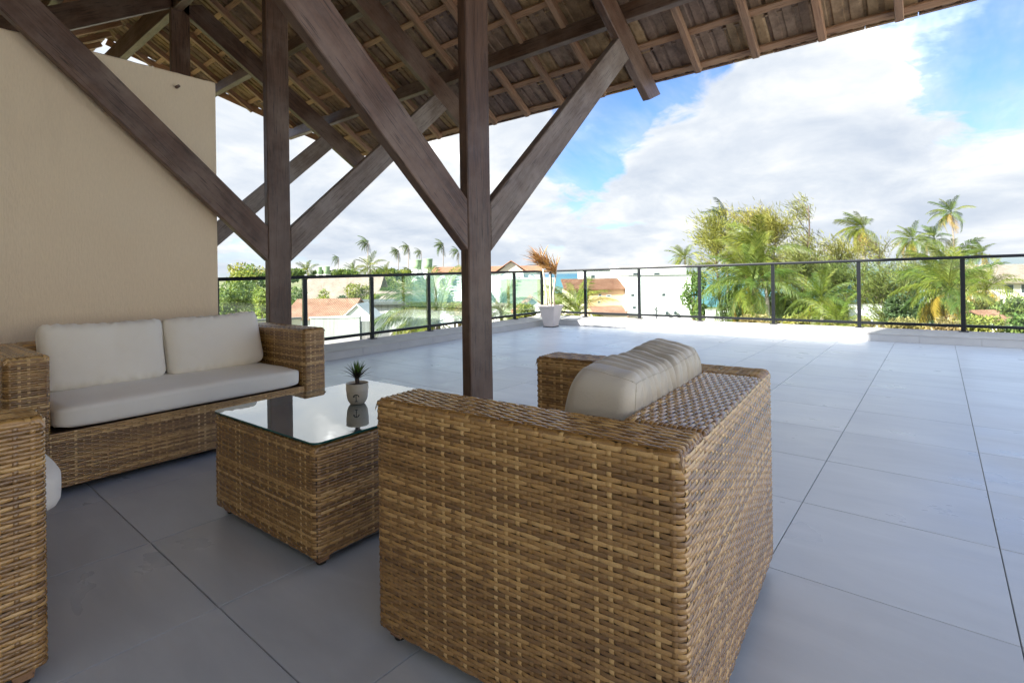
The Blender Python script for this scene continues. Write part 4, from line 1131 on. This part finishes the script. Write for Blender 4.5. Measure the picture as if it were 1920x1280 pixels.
FT = [((48.1, 15.4), 5.9, -2.6, 2.0, 'casuarina', 'feathery olive yellow tree at the left end of its group, behind the dark palm head', 2600),
      ((55.1, 14.7), 7.0, -1.0, 2.2, 'casuarina', 'thin topped feathery tree behind the large yellow green palm', 2600),
      ((54.7, 12.1), 6.6, -1.5, 2.1, 'casuarina', 'dense golden feathery tree right of the large palm head', 3400),
      ((53.2, 9.1), 7.6, -1.5, 1.8, 'casuarina_green', 'wispy tall feathery tree with see-through branches, highest of the feathery trees', 1700),
      ((60.6, 8.0), 3.7, -3.0, 2.1, 'casuarina', 'low rounded golden feathery tree between the wispy tall tree and the shaggy palm', 2800),
      ((67.0, 4.9), 4.6, -2.5, 1.8, 'casuarina_green', 'nearly bare feathery tree in front of the shaggy lone palm', 1200),
      ((49.6, 5.6), 1.0, -4.2, 2.0, 'casuarina_green', 'grey green feathery thicket tree seen through the glass left of the dark rail post', 3400),
      ((49.0, 3.3), 0.6, -4.2, 1.5, 'casuarina_green', 'grey green feathery thicket tree seen through the glass beside the golden palm', 2600),
      ((58.0, 2.6), 1.2, -4.5, 2.4, 'casuarina_green', 'grey green thicket tree farther back between the two dark rail posts near the right', 3000),
      ((60.0, 13.0), 2.0, -4.5, 2.6, 'casuarina_green', 'grey green thicket tree filling the gap behind the arching fronds', 3000),
      ((62.0, -0.5), 0.6, -4.5, 2.6, 'casuarina', 'olive thicket tree behind the golden palm', 3000),
      ((49.5, 9.0), 2.7, -4.0, 1.9, 'casuarina_green', 'shady feathery thicket tree right behind the arching fronds', 3200)]
for i, ((x, y), tp, bt_, r_, m_, lab, n_) in enumerate(FT): feather_tree(x, y, tp, bt_, r_, m_, lab, 100+i, n_)

def shrub(x, y, top, bottom, r, m, label, seed, cat='shrub', name='shrub', n=1500, leaf=0.16, group=None, ground=True):
    g = np.random.default_rng(seed)
    root = thing(name, label, cat, (x, y, GZ), 0, group)
    h = top-bottom; cz = (top+bottom)/2
    MB().tube([(x, y, GZ), (x+0.1*r, y, bottom), (x, y+0.1*r, cz)], [0.10+0.03*r, 0.08+0.02*r, 0.04], 7).build('trunk', 'bark_dark', root)
    # leaves on several overlapping clumps
    nc = 11; C_ = []
    for i in range(nc):
        a = g.uniform(0, 2*math.pi); rr = r*0.62*math.sqrt(g.random()); zz = cz+h*0.36*g.uniform(-1, 1)
        C_.append((x+rr*math.cos(a), y+rr*math.sin(a), zz, g.uniform(0.30, 0.52)*r))
    P = []
    for cx_, cy2, cz2, cr2 in C_:
        k = n//nc; d = g.standard_normal((k, 3)); d /= np.linalg.norm(d, axis=1)[:, None]
        P.append(np.array([cx_, cy2, cz2])+d*(cr2*g.uniform(0.65, 1.05, k))[:, None]*np.array([1, 1, min(1.2, h/(2*r)+0.25)]))
    P = np.concatenate(P); k = len(P); D = g.standard_normal((k, 3))+np.array([0, 0, 0.4]); D /= np.linalg.norm(D, axis=1)[:, None]
    L = leaf*g.uniform(0.6, 1.3, k)
    V, F = cards(P, D, L, L*g.uniform(0.45, 0.8, k), g)
    obj('crown', fast_mesh('crown', V, F, m), root)
SH = [(25.9, 63.1, 2.3, -4.2, 2.6, 'bush_lime', 'broad light green tree beside the stucco wall edge, under the handrail and above it', 2600, 0.3, 'tree'),
      (30.0, 66.0, 2.9, -4.4, 2.6, 'bush_green', 'broad green tree just left of the left post, above the handrail', 2600, 0.3, 'tree'),
      (18.4, 43.9, 0.5, -2.6, 1.9, 'bush_green', 'leafy green tree seen through the first glass pane by the wall', 2600, 0.2, 'tree'),
      (18.8, 40.2, 0.3, -2.5, 1.4, 'bush_lime', 'light green leafy shrub seen through the first glass pane beside the left post', 2000, 0.18, 'shrub'),
      (18.5, 34.2, 0.25, -1.6, 1.1, 'bush_green', 'round green bush just right of the left post over the red tiled roof', 2200, 0.16, 'shrub'),
      (22.7, 38.6, -0.05, -2.2, 1.1, 'bush_lime', 'pale green bush between the brown roof and the red tiled roof', 1800, 0.16, 'shrub'),
      (28.1, 41.5, 0.1, -2.2, 1.5, 'bush_lime', 'yellow green leafy tree in front of the far side of the big brown roof', 2600, 0.18, 'tree'),
      (26.6, 36.9, -0.55, -1.9, 1.0, 'bush_lime', 'small yellow green bush above the dark flat roof', 1600, 0.16, 'shrub'),
      (22.7, 35.5, -0.5, -2.0, 0.8, 'bush_dark', 'small dark green bush between the white gable and the dark flat roof', 1400, 0.15, 'shrub'),
      (41.8, 15.3, 0.5, -3.0, 1.3, 'bush_green', 'loose leafy tree hiding the right corner of the big white building', 1500, 0.2, 'tree'),
      (38.7, -3.1, -0.35, -2.0, 1.1, 'bush_green', 'dense green bush at the right edge in front of the brown roofed house', 2600, 0.16, 'shrub'),
      (42.4, 1.9, -0.8, -3.0, 1.1, 'bush_dark', 'dark green bush left of the golden yellow palm', 2200, 0.16, 'shrub'),
      (40.7, -2.4, -0.7, -2.4, 0.9, 'bush_lime', 'bright green bush right of the last slim rail post', 1800, 0.16, 'shrub'),
      (42.2, 0.5, -1.2, -2.9, 1.2, 'bush_dark', 'dark green bush under the golden yellow palm', 2200, 0.16, 'shrub'),
      (45.2, -1.6, -1.1, -3.0, 1.2, 'bush_lime', 'yellow green bush behind the golden palm trunk', 2000, 0.16, 'shrub'),
      (33.2, -2.7, -1.30, -2.3, 0.9, 'bush_green', 'low green hedge bush nearest the right edge of the kerb', 1800, 0.13, 'shrub'),
      (32.2, -1.5, -1.30, -2.3, 0.9, 'bush_lime', 'low light green hedge bush under the last rail post', 1800, 0.13, 'shrub'),
      (31.2, -0.2, -1.32, -2.3, 0.9, 'bush_gold', 'low golden hedge bush directly below the golden yellow palm', 1800, 0.13, 'shrub'),
      (31.3, 1.2, -1.42, -2.3, 0.9, 'bush_gold', 'low golden hedge bush left of the golden yellow palm', 1800, 0.13, 'shrub'),
      (30.6, 2.8, -1.50, -2.4, 0.9, 'bush_gold', 'low golden hedge bush below the rail post between the two thicket trees', 1600, 0.13, 'shrub'),
      (29.8, 5.6, -1.35, -2.4, 0.9, 'bush_lime', 'low light green hedge bush below the short upright palm', 1600, 0.13, 'shrub'),
      (29.2, 7.4, -1.35, -2.4, 0.9, 'bush_gold', 'low golden hedge bush below the long arching fronds', 1600, 0.13, 'shrub'),
      (26.1, 20.3, -0.85, -1.9, 0.8, 'bush_lime', 'small lime bush left of the corner planter near the orange gable', 1400, 0.13, 'shrub'),
      (20.2, 19.5, -0.70, -2.1, 0.9, 'bush_gold', 'yellowish bush behind the railing hidden partly by the central post', 1600, 0.13, 'shrub'),
      (15.0, 15.6, -1.25, -2.2, 0.8, 'bush_gold', 'low yellow flowering hedge bush below the wind-swept palm', 1600, 0.11, 'shrub'),
      (16.6, 14.6, -1.30, -2.2, 0.8, 'bush_lime', 'low light hedge bush next to the wind-swept palm trunk', 1600, 0.11, 'shrub'),
      (39.7, 11.4, -0.7, -3.4, 1.6, 'bush_dark', 'dark green bush filling the shade under the large palms', 2400, 0.18, 'shrub'),
      (43.6, 9.8, -1.0, -3.4, 1.6, 'bush_green', 'green bush low between the large palm and the short palm', 2400, 0.18, 'shrub'),
      (46.0, 7.0, -0.8, -3.6, 1.8, 'bush_dark', 'dark bush behind the short upright palm', 2400, 0.2, 'shrub'),
      (59.4, 132.8, 3.9, 0.2, 5.0, 'bush_lime', 'yellow green horizon tree seen left of the left post', 1600, 0.6, 'tree'),
      (60.3, 115.9, 2.9, 0.2, 4.0, 'bush_green', 'horizon tree immediately right of the left post', 1600, 0.6, 'tree'),
      (70.7, 118.9, 2.4, 0.0, 4.0, 'bush_dark', 'horizon tree under the two small green tanks', 1600, 0.6, 'tree'),
      (71.7, 109.8, 2.2, 0.0, 3.6, 'bush_green', 'horizon tree between the small tanks and the tallest slender palm', 1600, 0.6, 'tree'),
      (83.5, 111.1, 2.6, 0.0, 4.6, 'bush_green', 'horizon tree left of the close row of three slender palms', 1600, 0.6, 'tree'),
      (91.1, 109.7, 2.2, 0.0, 4.6, 'bush_lime', 'horizon tree under the close row of three slender palms', 1600, 0.6, 'tree'),
      (94.8, 105.3, 2.2, 0.0, 4.6, 'bush_green', 'horizon tree right of the large green water tanks', 1600, 0.6, 'tree'),
      (94.5, 97.8, 2.2, 0.0, 3.6, 'bush_dark', 'horizon tree behind the wind-swept palm', 1600, 0.6, 'tree'),
      (54.0, 90.0, 0.6, -2.2, 4.5, 'bush_green', 'wide green tree behind the big brown roof', 1800, 0.5, 'tree'),
      (62.0, 84.0, 0.6, -2.2, 4.5, 'bush_lime', 'wide light green tree behind the white gable house', 1800, 0.5, 'tree'),
      (70.0, 80.0, 0.4, -2.5, 4.5, 'bush_green', 'wide green tree behind the small brown roof', 1800, 0.5, 'tree'),
      (45.0, 70.0, 0.2, -3.5, 4.0, 'bush_dark', 'dark tree left of the big brown roof', 1800, 0.4, 'tree'),
      (37.0, 47.0, -0.6, -3.6, 2.2, 'bush_green', 'green tree in front of the small brown roof', 1800, 0.25, 'tree'),
      (40.0, 41.0, -0.8, -3.2, 2.0, 'bush_lime', 'light green tree between the small brown roof and the wind-swept palm', 1800, 0.25, 'tree'),
      (79.5, 29.1, 1.0, -1.0, 2.4, 'bush_green', 'distant tree at the foot of the small round palm head', 1200, 0.4, 'tree')]
for i, (x, y, tp, bt_, r_, m_, lab, n_, lf_, nm_) in enumerate(SH):
    shrub(x, y, tp, bt_, r_, m_, lab, 300+i, nm_, 'leafy_tree' if nm_ == 'tree' else 'shrub', n_, lf_, 'leafy trees beyond the railing' if nm_ == 'tree' else 'bushes beyond the railing')

# ------------------------------------------------------------------ buildings
def bframe(a, b):
    """frame with x along the facade a->b, y away from the viewer"""
    a, b = Vector((a[0], a[1], 0)), Vector((b[0], b[1], 0)); X = (b-a).normalized(); Y = Vector((-X.y, X.x, 0))
    if Y.dot((a+b)/2) < 0: Y = -Y
    W = (b-a).length
    return Matrix(((X.x, Y.x, 0, a.x), (X.y, Y.y, 0, a.y), (0, 0, 1, 0), (0, 0, 0, 1))), W
def building(name, label, a, b, depth, ztop, wall, cat='building', group='houses around the terrace'):
    M, W = bframe(a, b)
    root = thing(name, label, cat, tuple(M @ Vector((W/2, depth/2, GZ))), 0, group)
    box('wall', (0, 0, GZ), (W, depth, ztop), wall, root, M)
    return root, M, W
def window(root, M, x, z, w_, h, pane='window_dark', frame='frame_white', proud=0.03):
    fr = MB(); t_ = min(0.06, w_*0.12)
    fr.box((x, -proud, z), (x+t_, -0.002, z+h)); fr.box((x+w_-t_, -proud, z), (x+w_, -0.002, z+h)); fr.box((x+t_, -proud, z), (x+w_-t_, -0.002, z+t_)); fr.box((x+t_, -proud, z+h-t_), (x+w_-t_, -0.002, z+h))
    f_ = fr.build('window', frame, root, M)
    box('pane', (x+t_, -0.012, z+t_), (x+w_-t_, -0.003, z+h-t_), pane, f_, M)
def gable(root, M, x0, x1, y0, y1, ze, zr, m, axis='x', over=0.3, th=0.12, name='roof'):
    mb = MB(); o = over
    if axis == 'x':
        ym = (y0+y1)/2; k = (zr-ze)/(ym-y0)
        pr = [(y0-o, ze-k*o), (ym, zr), (y1+o, ze-k*o), (y1+o, ze-k*o+th), (ym, zr+th), (y0-o, ze-k*o+th)]
        mb.prism([(x0-o, y, z) for y, z in pr], [(x1+o, y, z) for y, z in pr])
    else:
        xm = (x0+x1)/2; k = (zr-ze)/(xm-x0)
        pr = [(x0-o, ze-k*o), (xm, zr), (x1+o, ze-k*o), (x1+o, ze-k*o+th), (xm, zr+th), (x0-o, ze-k*o+th)]
        mb.prism([(x, y0-o, z) for x, z in pr], [(x, y1+o, z) for x, z in pr])
    return mb.build(name, m, root, M)
def gwall(root, M, x0, x1, y, ze, zr, m):
    MB().prism([(x0, y, ze), (x1, y, ze), ((x0+x1)/2, y, zr)], [(x0, y+0.2, ze), (x1, y+0.2, ze), ((x0+x1)/2, y+0.2, zr)]).build('gable_wall', m, root, M)
# big brown roof
r, M, W = building('brown_roof_house', 'house with a wide pale brown tiled roof far behind the left railing', (31.5, 56.3), (36.2, 50.6), 6, -1.25, 'paint_white')
gable(r, M, -0.4, W+0.3, 0, 6, -1.25, 1.05, 'roof_brown', 'x', 0.5)
for x in (1.0, 3.2, 5.2): window(r, M, x, -2.35, 0.9, 0.8)
# red tiled roof with white gable
r, M, W = building('red_roof_house', 'low house with bright red clay tiles and a white gable behind the left railing', (16.3, 30.9), (19.3, 27.0), 4.2, -1.45, 'paint_white')
gable(r, M, -0.3, W-1.6, 0, 4.2, -1.42, -0.48, 'roof_red', 'x', 0.3)
M2 = M @ Matrix.Translation((W-1.55, -0.6, 0))
gwall(r, M2, 0, 1.75, 0, -1.45, -0.70, 'paint_white'); gable(r, M2, 0, 1.75, 0.01, 2.0, -1.42, -0.66, 'paint_white', 'y', 0.12, 0.08)
box('wall', (0.02, 0.02, GZ), (1.73, 0.59, -1.452), 'paint_white', r, M2)
# streaked concrete wall
M, W = bframe((11.6, 20.5), (12.95, 18.95))
r = thing('concrete_wall', 'streaked grey concrete wall just beyond the left railing', 'wall', tuple(M @ Vector((W/2, 0.1, GZ))))
box('wall_panel', (0, 0, GZ), (W, 0.25, -0.68), 'concrete', r, M)
box('return_panel', (W+0.002, 0.05, GZ), (W+0.55, 0.3, -0.86), 'concrete_dark', r, M)
box('coping', (-0.03, -0.03, -0.679), (W+0.0, 0.28, -0.63), 'paint_white', r, M)
# long low wall seen by the wall edge
M, W = bframe((12.0, 29.8), (15.6, 28.6))
r = thing('garden_wall', 'pale garden wall seen through the first glass pane by the stucco wall', 'wall', tuple(M @ Vector((W/2, 0.1, GZ))))
box('wall_panel', (0, 0, GZ), (W, 0.25, -1.35), 'paint_cream', r, M); box('coping', (-0.05, -0.05, -1.349), (W+0.05, 0.3, -1.25), 'concrete_dark', r, M)
# dark flat roof
r, M, W = building('flat_roof_house', 'low grey building with a dark flat roof edge left of the wind-swept palm', (21.6, 33.6), (25.4, 29.3), 5, -1.02, 'concrete')
box('roof', (-0.3, -0.35, -1.018), (W+0.3, 5.3, -0.84), 'roof_edge_dark', r, M)
window(r, M, 1.2, -2.2, 0.8, 0.7); window(r, M, 3.0, -2.2, 0.8, 0.7)
# small brown roof
r, M, W = building('small_brown_house', 'small house with a pinkish brown roof just left of the wind-swept palm', (30.4, 41.9), (32.9, 38.8), 4.5, -1.55, 'paint_cream')
gable(r, M, 0, W, 0, 4.5, -1.55, -0.55, 'roof_brown', 'x', 0.4)
window(r, M, 1.4, -2.3, 0.7, 0.55)
# long white house with dormer
r, M, W = building('white_long_house', 'long white house with orange roof edge and a peaked dormer behind the central post', (51.0, 56.2), (60.6, 44.4), 7, 1.50, 'paint_white')
gable(r, M, 0, W, 0, 7, 1.52, 2.2, 'roof_orange', 'x', 0.4)
M2 = M @ Matrix.Translation((9.3, -0.5, 0)); gwall(r, M2, 0, 3.6, 0.02, 1.5, 2.85, 'paint_cream'); gable(r, M2, 0, 3.6, 0.0, 4.0, 1.75, 2.95, 'roof_orange', 'y', 0.45)
box('wall', (0.05, 0.05, GZ), (3.55, 0.49, 1.499), 'paint_white', r, M2)
for x in (0.8, 2.4, 4.0, 13.2): window(r, M, x, -0.5, 0.9, 1.0)
# sage green slatted wall building
r, M, W = building('sage_building', 'pale sage green building with thin horizontal courses left of the corner planter', (38.0, 32.5), (41.2, 28.6), 5, 0.55, 'paint_sage')
sl = MB()
for i in range(24): sl.box((0.0, -0.03, -2.4+i*0.122), (W, -0.002, -2.4+i*0.122+0.075))
o = sl.build('slat_courses', 'paint_sage', r, M); o['kind'] = 'stuff'
box('parapet', (-0.05, -0.06, 0.552), (W+0.05, 5.05, 0.66), 'paint_white', r, M)
# orange gable
r, M, W = building('orange_gable_house', 'small white house with a steep orange tiled gable left of the corner planter', (29.5, 23.9), (31.2, 21.9), 3, -1.75, 'paint_white')
gwall(r, M, 0, W, 0.0, -1.75, -0.75, 'paint_white'); gable(r, M, 0, W, 0.02, 3, -1.7, -0.68, 'roof_orange', 'y', 0.25, 0.10)
# far white house
r, M, W = building('far_white_house', 'far white flat roofed house above the orange tiled roof by the sea', (68.8, 42.2), (73.6, 36.4), 6, 1.45, 'paint_white')
box('parapet', (-0.15, -0.15, 1.452), (W+0.15, 6.1, 1.62), 'metal_grey', r, M); box('annex', (W+0.02, 0.8, GZ), (W+1.4, 5, 0.9), 'metal_grey', r, M)
for x in (1.2, 3.2, 5.2): window(r, M, x, 0.2, 0.7, 0.6)
# peach house
r, M, W = building('peach_house', 'peach house with an orange tiled roof left of the big white building', (39.9, 23.9), (42.2, 21.0), 5, -0.34, 'paint_peach')
MB().prism([(-2.2, -0.4, -0.42), (W+0.02, -0.4, -0.42), (W+0.02, -0.4, -0.34), (-2.2, -0.4, -0.34)], [(-2.2, 3.4, 0.46), (W+0.02, 3.4, 0.46), (W+0.02, 3.4, 0.54), (-2.2, 3.4, 0.54)]).build('roof', 'roof_dark_red', r, M)
box('wing', (-2.0, 0.6, GZ), (-0.02, 4.6, -0.45), 'paint_cream', r, M)
for x, z, w_ in ((0.85, -1.0, 0.25), (1.55, -1.07, 0.42), (3.05, -1.05, 0.40), (0.75, -1.62, 0.25)): window(r, M, x, z, w_, 0.2, 'window_dark', 'metal_grey')
r, M, W = building('red_shed', 'low red tiled shed roof in front of the peach house', (37.5, 22.1), (39.25, 19.9), 2.0, -2.36, 'paint_cream')
MB().prism([(0, -0.2, -2.36), (W, -0.2, -2.36), (W, -0.2, -2.29), (0, -0.2, -2.29)], [(0, 2.2, -1.86), (W, 2.2, -1.86), (W, 2.2, -1.79), (0, 2.2, -1.79)]).build('roof', 'roof_red', r, M)
# big white building
r, M, W = building('big_white_building', 'big plain white building with tiny vents behind the right railing', (40.33, 20.2), (43.55, 16.1), 6, 0.75, 'paint_white')
box('parapet', (-0.06, -0.06, 0.752), (W+0.06, 6.06, 0.82), 'concrete_dark', r, M)
for x, z in ((0.10, -1.0), (2.70, -1.0), (4.40, -1.0), (0.22, -2.05)): window(r, M, x, z, 0.34, 0.28, 'window_dark', 'metal_grey')
for x in (3.05, 3.75):
    v = MB(); v.tube([(x, -0.26, -2.38), (x, -0.02, -2.38)], [0.17, 0.17], 16); vo = v.build('fan_unit', 'metal_grey', r, M)
    MB().tube([(x, -0.275, -2.38), (x, -0.262, -2.38)], [0.13, 0.13], 16).build('fan_grille', 'window_dark', vo, M)
box('awning', (-1.1, -0.8, -2.38), (0.55, -0.01, -2.31), 'frame_white', r, M)
r, M, W = building('white_upper_house', 'white flat roofed house rising just above the handrail behind the big white building', (56.1, 29.3), (61.1, 23.2), 6, 1.70, 'paint_white')
box('parapet', (-0.1, -0.1, 1.702), (W+0.1, 6.1, 1.85), 'paint_white', r, M); box('annex', (-1.6, 1, GZ), (-0.02, 5, 1.2), 'metal_grey', r, M)
for x in (1.5, 4.0): window(r, M, x, 0.35, 0.8, 0.7)
# right: brown roof house by the sea
r, M, W = building('seaside_house', 'house with a broad pinkish brown roof at the right edge before the sea', (73.6, -3.2), (79.0, -9.6), 7, -0.45, 'paint_cream')
gable(r, M, 0, W, 0, 7, -0.42, 1.25, 'roof_brown', 'x', 0.5)
for x in (2.8, 4.6): window(r, M, x, -1.75, 1.1, 1.0)
r, M, W = building('red_porch', 'low white annex with a faded red roof at the right edge beyond the kerb', (36.9, -2.5), (38.6, -4.6), 3, -1.82, 'paint_white')
gable(r, M, 0, W, 0, 3, -1.80, -1.38, 'roof_red', 'x', 0.25)
def boundary(a, b, zt, lab, m='paint_white'):
    M, W = bframe(a, b); r = thing('boundary_wall', lab, 'wall', tuple(M @ Vector((W/2, 0.1, GZ))), 0, 'white boundary walls')
    box('wall_panel', (0, 0, GZ), (W, 0.2, zt), m, r, M); box('coping', (-0.03, -0.04, zt+0.001), (W+0.03, 0.24, zt+0.07), 'concrete', r, M)
boundary((47.4, 5.3), (49.4, 2.7), -1.72, 'white boundary wall left of the dark bush and golden palm')
boundary((40.4, 13.8), (41.6, 12.3), -1.93, 'short white boundary wall under the long arching palm fronds')
boundary((43.0, -2.0), (44.9, -4.5), -1.70, 'white boundary wall behind the red roofed annex at the right edge')
boundary((33.0, 15.0), (36.0, 11.0), -2.55, 'low cream boundary wall just above the kerb before the white building', 'paint_cream')
# slim cactus-like pole in front of white building
tp = thing('cactus_pole', 'slim dark pole standing in front of the big white building', 'pole', (36.5, 16.15, GZ))
MB().tube([(36.5, 16.15, GZ), (36.5, 16.15, -1.55)], [0.07, 0.06], 8).build('cactus_stem', 'roof_edge_dark', tp)
sh_ = MB()
for i in range(9):
    z = -1.6-0.13*i; a = i*2.2; sh_.tube([(36.5, 16.15, z), (36.5+0.16*math.cos(a), 16.15+0.16*math.sin(a), z+0.10)], [0.06, 0.035], 5)
sh_.build('cactus_arms', 'roof_edge_dark', tp)

# water tanks on their towers
def tank(x, y, zb, zt, r, lab):
    root = thing('water_tank', lab, 'water tank', (x, y, GZ), 0, 'green water tanks')
    box('tower', (x-r*0.9, y-r*0.9, GZ), (x+r*0.9, y+r*0.9, zb-0.01), 'paint_white', root)
    T = Matrix.Translation((x, y, 0))
    MB().lathe([(0.0, zb), (r*0.86, zb), (r*0.93, zb+(zt-zb)*0.5), (r, zt-0.12)], 20).build('tank_body', 'tank_green', root, T, smooth=True)
    MB().lathe([(r*1.05, zt-0.12), (r*1.05, zt-0.04), (r*0.8, zt), (0.0, zt+0.08)], 20).build('lid', 'tank_green', root, T)
tank(64.85, 110.3, 1.7, 3.4, 0.62, 'left one of the two small far green water tanks near the left post')
tank(65.9, 109.0, 1.7, 3.5, 0.72, 'right one of the two small far green water tanks near the left post')
tank(72.5, 85.1, 2.4, 4.4, 0.95, 'large green water tank above the handrail, left of the pair near the central post')
tank(73.95, 83.35, 2.4, 4.6, 0.98, 'large green water tank above the handrail, right of the pair near the central post')
